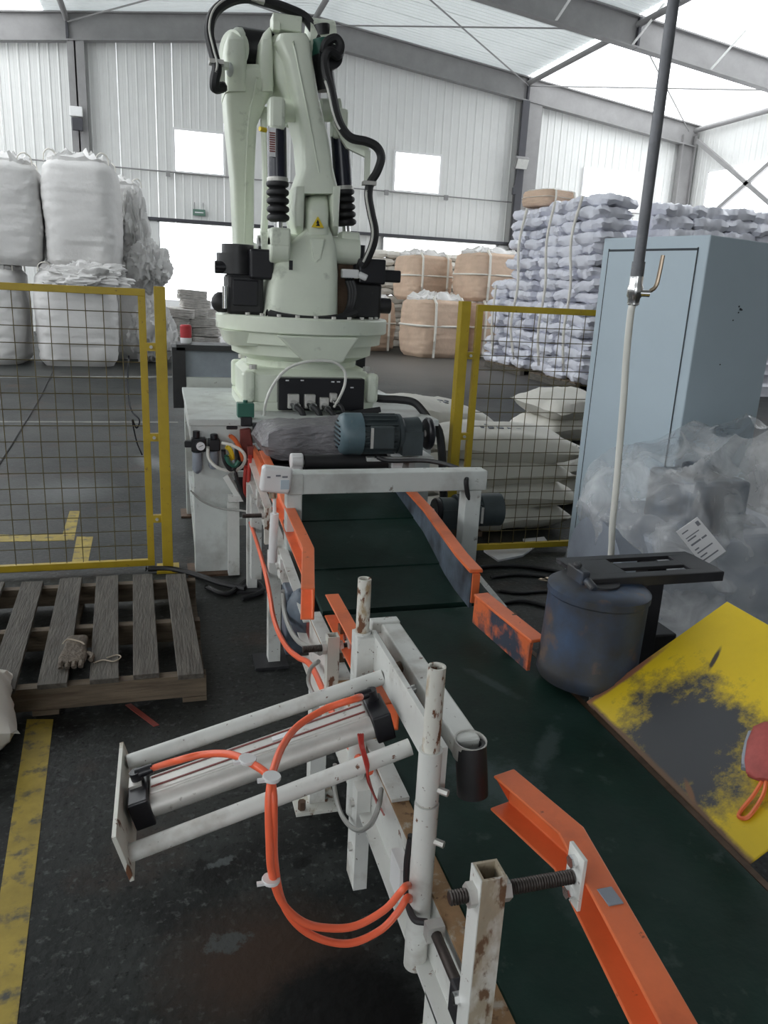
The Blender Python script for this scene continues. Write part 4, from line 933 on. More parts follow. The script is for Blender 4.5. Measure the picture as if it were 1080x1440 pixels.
# ------------------------------------------------------------------ white portal with drive roller
t = thing('portal_frame', 'white square-tube portal straddling the stepped belt', 'portal frame', (.84, 2.85, .35))
m = MB(); m.bx(.46, 1.255, 2.80, 2.88, .792, .872); m.build('cross_beam', 'white_machine', t, bevel=.004)
m = MB(); m.bx(.437, .497, 2.80, 2.86, .36, .792); m.bx(.437, .50, 2.795, 2.885, .792, .874); m.build('leg', 'white_machine', t, bevel=.004)
m = MB(); m.bx(1.165, 1.235, 2.80, 2.87, .46, .792); m.build('leg', 'white_machine', t, bevel=.004)
m = MB(); m.bx(1.10, 1.24, 2.78, 2.9, .445, .46); m.build('base_plate', 'white_machine', t)
m = MB(); m.box((.427, 2.86, .50), (.02, .05, .12)); m.build('gusset', 'white_paint', t)
# rounded white cover box on the left end
c = onY(388, 674, 2.80); t = thing('sensor_cover', 'rounded white cover box at the left end of the portal beam', 'cover', (c.x, 2.8, c.z-.06))
m = MB(); m.box(c, (.115, .05, .10), Matrix.Rotation(.12, 3, 'Y')); m.build('cover', 'white_plastic', t, bevel=.014, seg=4)
for dx, dz, w_ in ((-.03, .015, .012), (.005, .02, .018), (.03, .015, .02)):
    m = MB(); m.box(c+V((dx, -.027, dz)), (w_, .003, .006)); m.build('print', 'ink', t)
m = MB(); m.box(c+V((.03, -.027, -.015)), (.032, .004, .035)); m.build('button', 'cabinet_blue', t)
m = MB(); q = onY(384, 700, 2.82); m.cyl(q+V((0, 0, .06)), q+V((0, 0, .0)), .016, n=12); m.build('stem', 'brass', t)
q = onY(385, 745, 2.84)
m = MB(); m.cyl(onY(386, 722, 2.84), onY(383, 790, 2.84), .017, n=14); m.cyl(onY(386, 700, 2.84), onY(386, 722, 2.84), .007, n=10); tag(m.build('air_cylinder', 'white_plastic', loc=onY(383, 790, 2.84)), 'slim white upright air cylinder beside the left portal leg', 'air cylinder')

# pressing roller and its gear motor behind the portal
t = thing('press_roller', 'black rubber roller across the conveyor behind the portal beam', 'roller', (.79, 3.35, .7))
m = MB(); m.cyl((.60, 3.35, .795), (.985, 3.35, .795), .033, n=24); m.build('roller', 'black_rubber', t)
m = MB(); m.cyl((.54, 3.35, .795), (1.06, 3.35, .795), .012, n=12); m.build('shaft', 'silver', t)
for x in (.565, 1.03):
    m = MB(); m.box((x, 3.35, .79), (.05, .06, .075)); m.cyl((x-.028, 3.35, .80), (x+.028, 3.35, .80), .036, n=20); b_ = m.build('bearing_block', 'white_plastic', t, bevel=.006)
    m = MB(); m.bx(x-.02, x+.02, 3.32, 3.38, .62, .75); m.build('stand', 'white_machine', t)
def gear_motor(t, x0, y, z, L, r, teal='motor_teal'):
    m = MB(); m.lathe((x0, y, z), (1, 0, 0), ((r*.72, 0), (r*.95, .012), (r*1.04, .03), (r*1.04, L*.24)), 28); fc = m.build('fan_cover', teal, t)
    for k in range(7):
        dz = (k-3)*r*.22; hw = math.sqrt(max(0, (r*.68)**2-dz*dz)); m = MB(); m.box((x0-.003, y, z+dz), (.006, hw*2, r*.07)); m.build('vent_slot', 'black_plastic', fc)
    m = MB(); m.cyl((x0+L*.24, y, z), (x0+L*.62, y, z), r*.86, n=28)
    for k in range(20):
        a = 2*PI*k/20; d = V((0, math.cos(a), math.sin(a))); m.bar(V((x0+L*.25, y, z))+d*r*.92, V((x0+L*.6, y, z))+d*r*.92, .006, r*.2, up=d)
    m.build('finned_body', 'motor_dark', t)
    m = MB(); m.box((x0+L*.42, y-r*1.0, z), (L*.24, r*.5, r*1.1)); tb = m.build('terminal_box', 'motor_dark', t, bevel=.006)
    m = MB(); m.box((x0+L*.30, y-r*1.25, z), (.012, .006, r*1.0)); m.build('name_plate', 'silver', tb)
    m = MB(); m.lathe((x0+L*.62, y, z), (1, 0, 0), ((r*1.0, 0), (r*1.0, .015), (r*.8, .03), (r*.85, L*.24), (r*.6, L*.28)), 24); m.box((x0+L*.76, y-r*.2, z-r*.35), (L*.22, r*1.4, r*1.2)); m.build('gearbox', 'motor_dark', t)
    m = MB(); m.cyl((x0+L*.88, y, z), (x0+L*.99, y, z), r*.18, n=12); m.build('output_shaft', 'silver', t)
    m = MB(); m.lathe((x0+L*.95, y, z), (1, 0, 0), ((r*.75, 0), (r*.82, .006), (r*.82, .02), (r*.75, .028)), 28); m.build('pulley', 'black_plastic', t)
t = thing('gear_motor', 'teal-grey gear motor lying across above the belt in front of the robot base', 'motor', (.97, 3.36, .83))
gear_motor(t, .752, 3.36, .922, .44, .092)
m = MB(); m.bx(.88, 1.2, 3.30, 3.46, .805, .822); m.build('mounting_plate', 'white_machine', t)
m = MB(); m.bx(1.09, 1.12, 3.33, 3.43, .55, .805); m.build('support', 'white_machine', t)
m = MB(); m.tube(spline([onY(528, 642, 3.24), onY(548, 648, 3.2), onY(600, 648, 3.1), onY(640, 657, 2.95), onY(655, 670, 2.83), onY(656, 685, 2.79), V((1.25, 2.9, .6)), V((1.3, 3.1, .6))], 6), .010, 8); m.build('power_cable', 'black_rubber', t)
t = thing('gear_motor', 'dark gear motor behind the right leg of the white portal', 'motor', (1.32, 3.2, .5))
gear_motor(t, 1.475, 3.2, .59, -.31, .075, 'motor_dark')
m = MB(); m.bx(1.1, 1.40, 3.13, 3.27, .48, .505); m.build('mounting_plate', 'rust_steel', t)
m = MB(); m.bx(1.24, 1.28, 3.15, 3.25, 0.0, .48); m.build('support', 'rust_steel', t)

# last roller table with the grey filled bag
t = thing('discharge_table', 'dark roller table with orange sides at the robot end of the line', 'conveyor', (.78, 3.85, 0))
for i in range(5):
    m = MB(); m.cyl((.46, 3.66+i*.09, .685), (1.12, 3.66+i*.09, .685), .03, n=16); m.build('roller', 'black_steel', t)
for x in (.44, 1.125):
    m = MB(); m.bx(x, x+.02, 3.61, 4.07, .64, .76 if x > 1 else .73); m.build('side_plate', 'orange', t)
    m = MB(); m.bx(x-.01, x+.03, 3.97, 4.01, 0, .64); m.build('leg', 'white_machine', t)
m = MB(); m.bx(.46, 1.12, 3.605, 3.62, .60, .68); m.build('end_plate', 'black_steel', t)
me = sack_mesh('filled_bag', 'grey_bag', .60, .40, .185, 31, .10, 5.0, .36)
o = bpy.data.objects.new('filled_bag', me); COL.objects.link(o); o.location = (.735, 3.835, .712); o.rotation_euler = (0, 0, .03)
tag(o, 'shiny grey filled bag lying on the roller table under the robot', 'bag')

# ------------------------------------------------------------------ bag pusher with air cylinder
pu = thing('bag_pusher', 'white pipe-framed pneumatic pusher clamped to the conveyor side', 'pusher', (.40, 1.25, .36)); WP = 'white_paint'
PX, YA, YB2 = .403, 1.49, 1.03
for y, z0, z1 in ((YA, .37, .957), (YB2, .395, .985)):
    m = MB(); m.pipe((PX, y, z0+.2), (PX, y, z1), .0148, .0115); m.build('upright_pipe', 'pipe_rusty', pu)
    m = MB(); m.pipe((PX, y, z0), (PX, y, .733), .0205, .0165); m.cyl((PX, y, z0+.001), (PX, y, z0+.004), .0195, n=16); m.build('lower_tube', WP, pu)
    m = MB(); m.pipe((PX, y, .738), (PX, y, .835), .0195, .0152); m.build('sleeve', WP, pu)
    for zz in (.765, .665):
        m = MB(); m.cyl((PX+.012, y-.012, zz), (PX+.026, y-.026, zz), .006, n=6); m.build('lock_bolt', 'silver', pu)
m = MB(); m.bx(PX+.020, PX+.030, YB2+.0, YA, .755, .835); m.build('mount_plate', WP, pu)
m = MB(); m.bx(PX-.018, PX+.022, YA-.03, YA+.024, .70, .83); m.build('corner_plate', WP, pu, bevel=.002)
# guide rods slope down to the end plate
ra, rbp = onX(538, 952, PX+.02), onX(577, 1050, PX+.02)
ea, eb = onY(182, 1072, ra.y), onY(190, 1197, rbp.y)
dx = (ra.x-ea.x); ang = math.atan2((ra.z+rbp.z)/2-(ea.z+eb.z)/2, dx)
D = V((-math.cos(ang), 0, -math.sin(ang))); Lr = dx/math.cos(ang)
zc = (ra.z+rbp.z)/2
for p_, q_ in ((ra, ea), (rbp, eb)):
    m = MB(); m.pipe(V((PX+.02, p_.y, p_.z)), V((PX+.02, p_.y, p_.z))+(q_-p_).normalized()*Lr, .0158, .012); m.build('guide_rod', WP, pu)
ymid = (ra.y+rbp.y)/2; E0 = V((PX+.02, ymid, zc))
Nn = V((-math.sin(ang), 0, math.cos(ang)))   # upwards, square to the rods
def pbox(mb, s0, s1, y0, y1, n0, n1):
    vs = [E0+D*s+V((0, y-ymid, 0))+Nn*n for n in (n0, n1) for y in (y0, y1) for s in (s0, s1)]
    mb.add(vs, [(0,2,3,1),(4,5,7,6),(0,1,5,4),(2,6,7,3),(0,4,6,2),(1,3,7,5)])
m = MB(); pbox(m, Lr, Lr+.008, rbp.y-.04, ra.y+.045, -.052, .045); m.build('end_plate', 'white_paint_rusty', pu, bevel=.001)
for dy in (-.012, .012):
    m = MB(); m.cyl(E0+D*(Lr+.008)+V((0, dy, 0)), E0+D*(Lr+.016)+V((0, dy, 0)), .007, n=6); m.build('bolt', WP, pu)
m = MB(); pbox(m, .055, Lr-.045, ymid-.020, ymid+.034, -.016, .022); cy = m.build('air_cylinder_profile', 'silver', pu, bevel=.004)
m = MB(); m.cyl(E0+D*.055+V((0, -.020, -.004)), E0+D*(Lr-.045)+V((0, -.020, -.004)), .0225, n=24); m.build('cylinder_tube', 'silver', cy)
for n0 in (.0225,):
    for yy in (-.006, .022):
        m = MB(); pbox(m, .06, Lr-.05, ymid+yy, ymid+yy+.004, .022, .0235); m.build('profile_groove', 'red_valve', cy)
m = MB(); pbox(m, .20, .245, ymid+.004, ymid+.018, .0222, .0238); m.build('rating_label', 'paper', cy)
m = MB(); pbox(m, .018, .055, ymid-.046, ymid+.036, -.030, .028); m.build('end_cap', 'black_plastic', pu, bevel=.003)
m = MB(); pbox(m, Lr-.045, Lr-.008, ymid-.046, ymid+.036, -.030, .028); m.build('end_cap', 'black_plastic', pu, bevel=.003)
m = MB(); pbox(m, Lr-.035, Lr-.012, ymid+.0, ymid+.03, .028, .034); m.build('cap_face', 'silver', pu)
F1 = E0+D*(Lr-.028)+V((0, .018, 0))+Nn*.045; F2 = E0+D*.036+V((0, .018, 0))+Nn*.045
for F in (F1, F2):
    m = MB(); m.cyl(F-Nn*.018, F+Nn*.006, .011, n=14); sgn = -1 if F is F1 else 1
    m.cyl(F, F-D*.032*(1 if F is F1 else -1), .0095, n=14); m.build('elbow_fitting', 'black_plastic', pu)
# push bar with rubber bumper
m = MB(); m.bx(.462, .507, 1.065, 1.57, .785, .822); m.build('push_bar', WP, pu, bevel=.004)
m = MB(); m.bx(.440, .507, 1.545, 1.575, .80, .826); m.build('bar_cap', WP, pu, bevel=.003)
m = MB(); m.pipe((.487, 1.06, .815), (.492, 1.045, .725), .027, .019); m.cyl((.492, 1.045, .727), (.492, 1.045, .731), .02, n=16); m.build('rubber_bumper', 'black_rubber', pu)
m = MB(); m.pipe((.487, 1.065, .79), (.487, 1.062, .822), .0285, .026); m.build('bumper_clamp', 'silver', pu)
m = MB(); m.cyl((PX+.03, ymid, .79), (.462, ymid, .80), .009, n=12); m.build('piston_rod', 'chrome', pu)
for y in (1.38, 1.16):
    m = MB(); m.cyl((PX+.03, y, .79), (.462, y, .80), .012, n=12); m.cyl((PX+.03, y, .79), (PX+.04, y, .79), .02, n=16); m.build('guide_pin', 'rust_steel', pu)
# orange air hoses, looped and strapped together
hA = spline([F1-D*.032, onY(245, 1071, 1.16), onY(285, 1061, 1.14), onY(325, 1061, 1.10), onY(358, 1076, 1.05), onY(378, 1092, 1.02), onY(384, 1115, .99), onY(385, 1160, .98), onY(386, 1210, .98), onY(396, 1265, .98), onY(420, 1302, .98), onY(455, 1322, .98), onY(495, 1326, .98), onY(535, 1308, .985), onY(560, 1282, .99), onY(573, 1262, 1.0), V((.40, 1.06, .50))], 7)
hB = spline([F2+D*.032, onY(505, 981, 1.17), onY(460, 996, 1.16), onY(420, 1020, 1.13), onY(398, 1048, 1.08), onY(386, 1078, 1.03), onY(381, 1100, 1.0), onY(378, 1130, .985), onY(379, 1180, .975), onY(382, 1225, .975), onY(396, 1268, .975), onY(425, 1296, .975), onY(460, 1305, .975), onY(500, 1302, .975), onY(540, 1280, .98), onY(562, 1256, .99), onY(571, 1246, 1.0), V((.40, 1.07, .53))], 7)
for h_, lab in ((hA, 'orange air hose from the left cylinder end cap, outer one of the loop'), (hB, 'orange air hose from the right cylinder end cap, inner one of the loop')):
    m = MB(); m.tube(h_, .0062, 10); tag(m.build('air_hose', 'orange_hose', loc=h_[0]), lab, 'hose', 'orange air hoses of the pusher')
for px_, py_, Y, lab in ((382, 1093, 1.0, 'white cable tie where the two orange hoses meet'), (381, 1237, .975, 'white cable tie low on the hanging orange hoses'), (348, 1068, 1.06, 'white cable tie on the left orange hose')):
    c = onY(px_, py_, Y); t = thing('cable_tie', lab, 'cable tie', c)
    m = MB(); m.lathe(c, (.1, 0, 1), ((.0135, -.003), (.0145, 0), (.0135, .003)), 14); m.build('band', 'white_plastic', t)
    m = MB(); m.box(c+V((-.016, -.005, 0)), (.012, .006, .005)); m.build('tail', 'white_plastic', t)
m = MB(); m.tube(spline([onX(578, 1175, .385), onX(572, 1215, .382), onX(573, 1265, .382), onX(582, 1292, .383), onX(600, 1297, .40)], 6), .006, 8)
tag(m.build('sensor_cable', 'black_rubber', loc=onX(573, 1265, .382)), 'black cable strapped along the near upright tube of the pusher', 'cable')
for k in range(3):
    yy = rbp.y; c = onY(515+k*3, 1040, yy-.018)
    m = MB(); m.tube(spline([onY(504+k*3, 1032, yy), onY(507+k*2, 1050, yy-.02), onY(514+k*2, 1075, yy-.02), onY(520-k, 1100, yy-.01), onX(530+k*5, 1130+k*8, .42)], 5), .0022, 6)
    tag(m.build('thin_wire', 'red_tube', loc=c), 'thin red wire looped over the near guide rod, %s of three' % ('left', 'middle', 'right')[k], 'wire', 'red wires at the pusher')
m = MB(); m.tube(spline([onX(471, 1075, .37), onX(470, 1105, .37), onX(480, 1145, .37), onX(500, 1167, .37), onX(520, 1160, .37), onX(532, 1135, .38), onX(536, 1110, .40)], 6), .0055, 8)
tag(m.build('air_hose', 'grey_hose', loc=onX(500, 1167, .37)), 'grey hose loop hanging below the pusher', 'hose')
# ------------------------------------------------------------------ yellow safety fences
def fence(label_post, label_panel, px, panel_x0, panel_x1, open_right):
    FY = 4.2
    t = thing('safety_fence', label_panel, 'fence', (px, FY, 0), 'yellow mesh safety fences')
    m = MB(); m.bx(px-.028, px+.028, FY-.03, FY+.03, .012, 1.52); m.build('post', 'fence_yellow', t, bevel=.003)
    m = MB(); m.bx(px-.06, px+.06, FY-.07, FY+.07, 0, .012); m.build('base_plate', 'fence_yellow', t)
    w = .036
    m = MB(); m.bx(panel_x0, panel_x1, FY-.015, FY+.015, 1.47, 1.505); m.build('top_rail', 'fence_yellow', t, bevel=.002)
    m = MB(); m.bx(panel_x0, panel_x1, FY-.015, FY+.015, .03, .065); m.build('bottom_rail', 'fence_yellow', t, bevel=.002)
    for x in (panel_x0, panel_x1-w):
        m = MB(); m.bx(x, x+w, FY-.015, FY+.015, .065, 1.47); m.build('stile', 'fence_yellow', t, bevel=.002)
    m = MB(); x = panel_x0+w; n = round((panel_x1-panel_x0-2*w)/.083)
    for i in range(1, n): xx = panel_x0+w+(panel_x1-panel_x0-2*w)*i/n; m.cyl((xx, FY, .06), (xx, FY, 1.475), .0024, n=5)
    k = round(1.41/.083)
    for i in range(1, k): zz = .065+1.405*i/k; m.cyl((panel_x0+.01, FY+.004, zz), (panel_x1-.01, FY+.004, zz), .0024, n=5)
    m.build('wire_mesh', 'fence_wire', t, kind='stuff')
    for z in (.30, .75, 1.22):
        cx = px-.05 if panel_x1 <= px else px+.05
        m = MB(); m.bx(cx-.03, cx+.03, FY-.02, FY+.012, z-.02, z+.02); k_ = m.build('hinge_clip', 'fence_yellow', t)
        m = MB(); m.cyl((cx, FY-.02, z), (cx, FY-.03, z), .009, n=6); m.build('bolt', 'silver', k_)
fence('yellow square fence post left of the robot platform', 'yellow mesh fence and post left of the robot, before the white bulk bags', -.005, -1.65, -.075, False)
fence('yellow square fence post right of the gear motor', 'yellow mesh fence and post right of the robot, beside the grey cabinet', 1.65, 1.725, 3.2, True)

# ------------------------------------------------------------------ wooden pallet in front of the left fence
t = thing('wooden_pallet', 'weathered grey wooden pallet with wide gaps on the floor by the left fence', 'pallet', (-.45, 3.22, 0))
z1 = .135
xs = [.045, -.115, -.275, -.445, -.615, -.785, -.955]
for i, x in enumerate(xs):
    m = MB(); sk = jit(.008); w = .098+jit(.006); y0, y1 = 2.70+jit(.02), 3.77+jit(.015)
    sh = .028+jit(.01)   # boards run slightly skew
    m.prism([(x-w/2+sh, y0, z1-.02), (x+w/2+sh, y0, z1-.02), (x+w/2-sh*.6, y1, z1-.02+jit(.002)), (x-w/2-sh*.6, y1, z1-.02)], (0, 0, .02)); m.build('deck_board', 'wood', t, bevel=.002)
for y in (2.74, 3.24, 3.73):
    m = MB(); m.bx(-1.02, .125, y-.022, y+.022, .022, z1-.022); m.build('stringer', 'wood_front', t, bevel=.002)
for x in (.08, -.45, -.98):
    m = MB(); m.bx(x-.045, x+.045, 2.72, 3.75, 0, .02); m.build('bottom_board', 'wood_front', t)
c = onz(105, 920, z1); t = thing('work_glove', 'grimy brown work glove lying on the pallet boards', 'glove', (c.x, c.y, z1))
m = MB(); m.loft([[c+V((q*se(math.cos(2*PI*i/20), .6)*.05, y, .014+.012*math.sin(2*PI*i/20)*(1+.3*noise.noise(V((i*.6, y*30, 1)))))) for i in range(20)] for q, y in ((.5, -.11), (.95, -.10), (1.05, -.05), (.9, 0), (.8, .05), (.85, .10), (.8, .12))]); m.build('palm', 'grey_glove', t)
for k in range(4):
    x = -.034+k*.022; m = MB(); m.tube(spline([c+V((x, -.09, .014)), c+V((x*1.1, -.115, .018)), c+V((x*1.05, -.132, .010))], 4), .0095, 7); m.build('finger', 'grey_glove', t)
m = MB(); m.tube(spline([c+V((.045, -.02, .012)), c+V((.07, -.05, .014)), c+V((.065, -.08, .01))], 4), .010, 7); m.build('thumb', 'grey_glove', t)
m = MB(); m.tube(spline([onz(88, 905, z1+.032), onz(96, 899, z1+.034), onz(112, 902, z1+.034), onz(119, 906, z1+.034)], 5), .003, 6); m.build('cuff_band', 'twine', t)
m = MB(); m.tube(spline([onz(132, 932, z1+.004), onz(145, 928, z1+.004), onz(160, 930, z1+.004), onz(170, 924, z1+.004), onz(164, 921, z1+.004), onz(150, 925, z1+.004)], 6), .0025, 6); tag(m.build('twine', 'twine', loc=onz(150, 926, z1)), 'short piece of pale twine on the pallet', 'twine')
m = MB(); m.prism([onz(176, 992, 0), onz(184, 990, 0), onz(224, 1020, 0), (onz(216, 1022, 0))], (0, 0, .003)); tag(m.build('red_strip', 'red_valve', loc=onz(200, 1006, 0)), 'thin dark red strip on the floor in front of the pallet', 'strip')
# white sack cut by the left picture edge
o = place_sack(sack_mesh('sack', 'sack_cream', .50, .42, .26, 11, .10), (-.765, 2.56, 0), (0, 0, .2), 'white woven sack cut off at the left picture edge, in front of the pallet', 'single sacks on the floor'); del o['group']

# ------------------------------------------------------------------ printed sacks behind the right fence
PSK = [sack_mesh('printed_sack', 'sack_print', 1.0, .62, .20, 20+q_, .10) for q_ in range(3)]
def printed(p, rz, tx, ty, label, sc=(1, 1, 1), ink=True):
    t = thing('printed_sack', label, 'sack', p, 'printed cream sacks behind the right fence')
    k = bpy.data.objects.new('body', PSK[int(abs(p[0]*10)+abs(p[2]*7)) % 3]); COL.objects.link(k); k.parent = t; k.scale = sc
    t.rotation_euler = (tx, ty, rz)
    if ink:
        for r_ in range(2):
            for q in range(5+r_):
                x, y = -.17+q*.066, -.08+r_*.085
                mb = MB(); wq = .022+.012*((q*7+r_) % 3); mb.box((x, y, 0), (wq, .032, .05)); me = mb.mesh('print', 'ink')
                o = bpy.data.objects.new('print', me); COL.objects.link(o); o.parent = t; o.location = (0, 0, .2*sc[2]*.90)
    return t
printed((2.22, 4.83, .0), .05, 0, 0, 'cream sack lowest right behind the right fence mesh', (.98, 1.0, 1.0), False)
printed((2.27, 4.84, .15), -.05, 0, 0, 'cream sack second from the floor behind the right fence mesh', (1.0, 1.0, 1.0), False)
printed((2.20, 4.88, .30), .08, .03, 0, 'cream sack third from the floor behind the right fence mesh', (1.02, 1.0, 1.0), False)
printed((2.26, 4.92, .45), -.06, .03, .04, 'printed cream sack on top of the pile behind the right fence mesh', (1.05, 1.05, 1.2))
printed((2.05, 5.65, .0), .3, 0, 0, 'cream sack on the floor right of the robot platform, behind the front pile', (1.0, 1.1, 1.1), False)
printed((2.00, 5.70, .17), .2, 0, 0, 'cream sack second up right of the robot platform, behind the front pile', (1.0, 1.1, 1.1), False)
printed((2.05, 5.65, .34), .35, 0, 0, 'cream sack third up right of the robot platform, behind the front pile', (1.0, 1.1, 1.1), False)
printed((1.98, 5.70, .52), .25, .06, .1, 'printed white sack on top of the pile right of the robot platform', (1.0, 1.1, 1.2))
printed((3.05, 5.45, .0), .4, 0, 0, 'cream sack on the floor between the printed pile and the cabinet', (1, 1, 1.2), False)
printed((3.10, 5.5, .18), .55, .06, .08, 'printed cream sack leaning between the printed pile and the cabinet', (1, 1, 1.2))
printed((4.45, 8.0, .0), .35, 0, 0, 'white sack on the floor well behind the fence, left of the cabinet', (1.1, 1.2, 1.6), False)
printed((4.45, 8.0, .26), .45, .12, 0, 'cream sack on top of the white one, left of the cabinet', (1.1, 1.2, 1.5), False)
# empty white sack scraps and cables on the floor right of the conveyor
for i, pts in enumerate((((680, 776), (720, 770), (755, 768), (735, 783), (700, 790)), ((735, 760), (765, 757), (770, 764), (740, 768)))):
    m = MB(); m.prism([onz(x, y, .0) for x, y in pts], (0, 0, .012)); tag(m.build('sack_scrap', 'paper', loc=onz(*pts[0], 0)), ('white sack scrap lying flat below the right fence', 'small white scrap at the foot of the right fence')[i], 'scrap')
for i, (pts, r_) in enumerate(((((660, 800), (700, 795), (745, 797), (790, 805), (830, 815)), .012), (((690, 812), (730, 808), (770, 812), (800, 822)), .009), (((700, 850), (730, 845), (760, 850), (790, 860)), .010), (((700, 830), (730, 834), (770, 832), (800, 838)), .008))):
    m = MB(); m.tube(spline([onz(x, y, r_) for x, y in pts], 8), r_, 8); tag(m.build('floor_cable', 'black_rubber', loc=onz(*pts[1], 0)), 'black cable on the floor right of the conveyor, %s one' % ('thickest far', 'second', 'nearest', 'third')[i], 'cable', 'black cables on the floor')
m = MB(); c = onz(776, 815, .02)
for dx_, dz_ in ((-.04, 0), (.03, .01), (0, .005)):
    m.lathe(V((c.x+dx_, c.y, c.z+dz_)), (.1, .2, 1), ((.036, -.004), (.042, 0), (.036, .004), (.030, 0)), 18, caps=False)
tag(m.build('wire_ring', 'brass', loc=c), 'small pale wire rings lying beyond the blue drum', 'wire')

# ------------------------------------------------------------------ blue turning drum on its bracket
DX, DY = 1.085, 1.665
t = thing('turning_drum', 'worn blue upright steel drum beside the green belt', 'drum', (DX, DY, .56))
m = MB(); m.lathe((DX, DY, .565), (.03, 0, 1), ((.10, 0), (.128, .006), (.134, .018), (.134, .045), (.131, .05), (.130, .24), (.134, .245), (.134, .262), (.122, .270), (.04, .272)), 48); dr = m.build('drum_shell', 'blue_drum', t)
m = MB(); m.cyl((DX+.01, DY, .828), (DX+.01, DY, .842), .05, n=24); m.build('hub', 'black_steel', dr)
br = thing('drum_bracket', 'black slotted bracket plate and post above the blue drum', 'bracket', (1.38, 1.90, 0))
a, b, c2, d2 = onz(796, 812, .875), onz(830, 832, .875), onz(982, 838, .875), onz(940, 815, .875)
A0, B0 = V((1.03, 1.82, .875)), V((1.03, 1.70, .875))
m = MB()
def plate_strip(u0, u1, v0, v1): # u along X, v along Y
    m.bx(u0, u1, v0, v1, .842, .853)
x0, x1, y0, y1 = 1.05, 1.475, 1.66, 1.83
plate_strip(x0, x1, y0, y0+.03); plate_strip(x0, x1, y1-.03, y1); plate_strip(x0, x0+.14, y0+.03, y1-.03); plate_strip(x1-.08, x1, y0+.03, y1-.03); plate_strip(x0+.14, x1-.08, (y0+y1)/2-.02, (y0+y1)/2+.02)
m.bx(x0, x1, y0-.004, y0+.002, .825, .853)
m.build('slotted_plate', 'black_steel', br, bevel=.002)
m = MB(); m.bx(1.30, 1.36, 1.75, 1.81, .012, .842); m.build('post', 'black_steel', br, bevel=.003)
m = MB(); m.bx(1.24, 1.42, 1.69, 1.87, 0, .012); m.build('foot_plate', 'black_steel', br)
m = MB(); m.bx(1.34, 1.44, 1.76, 1.86, .40, .62); m.cyl((1.42, 1.74, .5), (1.42, 1.86, .5), .08, n=20); m.build('side_block', 'black_steel', br, bevel=.006)
m = MB(); m.bx(1.035, 1.06, 1.66, 1.74, .832, .872); m.cyl((1.05, 1.66, .85), (1.05, 1.62, .84), .012, n=8); m.cyl((1.045, 1.70, .872), (1.04, 1.70, .886), .012, n=6); m.build('clamp', 'blue_drum', br, bevel=.004)

# ------------------------------------------------------------------ yellow side plate rising from the belt edge
up = V((.405, 0, .270)); t0 = V((1.022, .95, .560))
lenu = .455; u = up.normalized()
yp = MB()
nu, nv = 14, 12
o = bpy.data.objects.new
m = MB(); m.bx(0, lenu, 0, .592, 0, .006)
plo = m.build('yellow_plate', 'yellow_plate'); plo.location = t0; plo.rotation_euler = (0, -math.atan2(up.z, up.x), 0)
bv = plo.modifiers.new('bevel', 'BEVEL'); bv.width = .0015
tag(plo, 'sloping yellow steel plate with a big black worn patch, beside the belt', 'plate')
for y in (1.0, 1.45):
    m = MB(); m.bx(1.30, 1.33, y, y+.03, 0, .738); tag(m.build('plate_stand', 'rust_steel', loc=(1.31, y, 0)), 'rusty stand under the yellow plate, %s one' % ('nearer' if y < 1.2 else 'farther'), 'stand')
# red glove with orange loop hanging at the plate
t = thing('red_pouch', 'red-grey fabric pouch with an orange loop lying on the yellow plate', 'pouch')
pd = V((.77, .64, 0)); ps = V((.64, -.77, 0)); c = V((.188, .150, .0)); n = 22
m = MB(); L = []
for k, (q, z) in enumerate(((.35, -.070), (.8, -.060), (1, -.03), (1.05, .02), (.9, .055), (.5, .07))):
    L.append([c+pd*z+ps*(.040*q*math.cos(2*PI*i/n)*(1+.15*noise.noise(V((i*.5, k, 2)))))+V((0, 0, .026+.019*q*math.sin(2*PI*i/n))) for i in range(n)])
m.loft(L); m.build('body', 'glove_red', t)
m = MB(); m.tube([c-ps*.040+pd*z+V((0, 0, .022)) for z in (-.045, -.015, .02, .05)], [.006, .009, .009, .006], 10); m.build('grey_edge', 'machine_grey', t)
m = MB(); m.tube(spline([c-pd*.065+V((0, 0, .022)), c-pd*.10-ps*.015+V((0, 0, .016)), c-pd*.135-ps*.035+V((0, 0, .011)), c-pd*.15-ps*.035+V((0, 0, .011)), c-pd*.145-ps*.018+V((0, 0, .011)), c-pd*.10+ps*.002+V((0, 0, .016)), c-pd*.065+ps*.006+V((0, 0, .022))], 6), .0042, 6); m.build('loop', 'orange', t)
t.location = t0; t.rotation_euler = plo.rotation_euler

# ------------------------------------------------------------------ grey-blue cabinet
A, B, C3 = V((2.083, 3.524, 0)), V((2.269, 2.978, 0)), V((2.603, 3.024, 0))
e1 = (A-B); e2 = V((e1.y, -e1.x, 0)).normalized()*.62; E1 = e1.normalized()
t = thing('steel_cabinet', 'tall grey-blue steel cabinet behind the plastic-wrapped machine', 'cabinet', B)
m = MB(); m.prism([B, A, A+e2, B+e2], (0, 0, 1.85)); m.build('body', 'cabinet_blue', t, bevel=.006)
nrm = -e2.normalized(); wd = e1.length
def door_pt(s, z, off): return B+E1*(wd*s)+nrm*off+V((0, 0, z))
m = MB(); m.prism([door_pt(.09, .10, 0), door_pt(.93, .10, 0), door_pt(.93, 1.79, 0), door_pt(.09, 1.79, 0)], nrm*.004); d_ = m.build('door', 'cabinet_blue', t)
m = MB()
for (s0, s1, z0, z1_) in ((.085, .092, .09, 1.80), (.926, .934, .09, 1.80), (.085, .934, 1.787, 1.797), (.085, .934, .09, .10)):
    m.prism([door_pt(s0, z0, .001), door_pt(s1, z0, .001), door_pt(s1, z1_, .001), door_pt(s0, z1_, .001)], nrm*.0035)
m.build('door_seam', 'seam_dark', d_)
f0 = e2.normalized(); nf = -E1
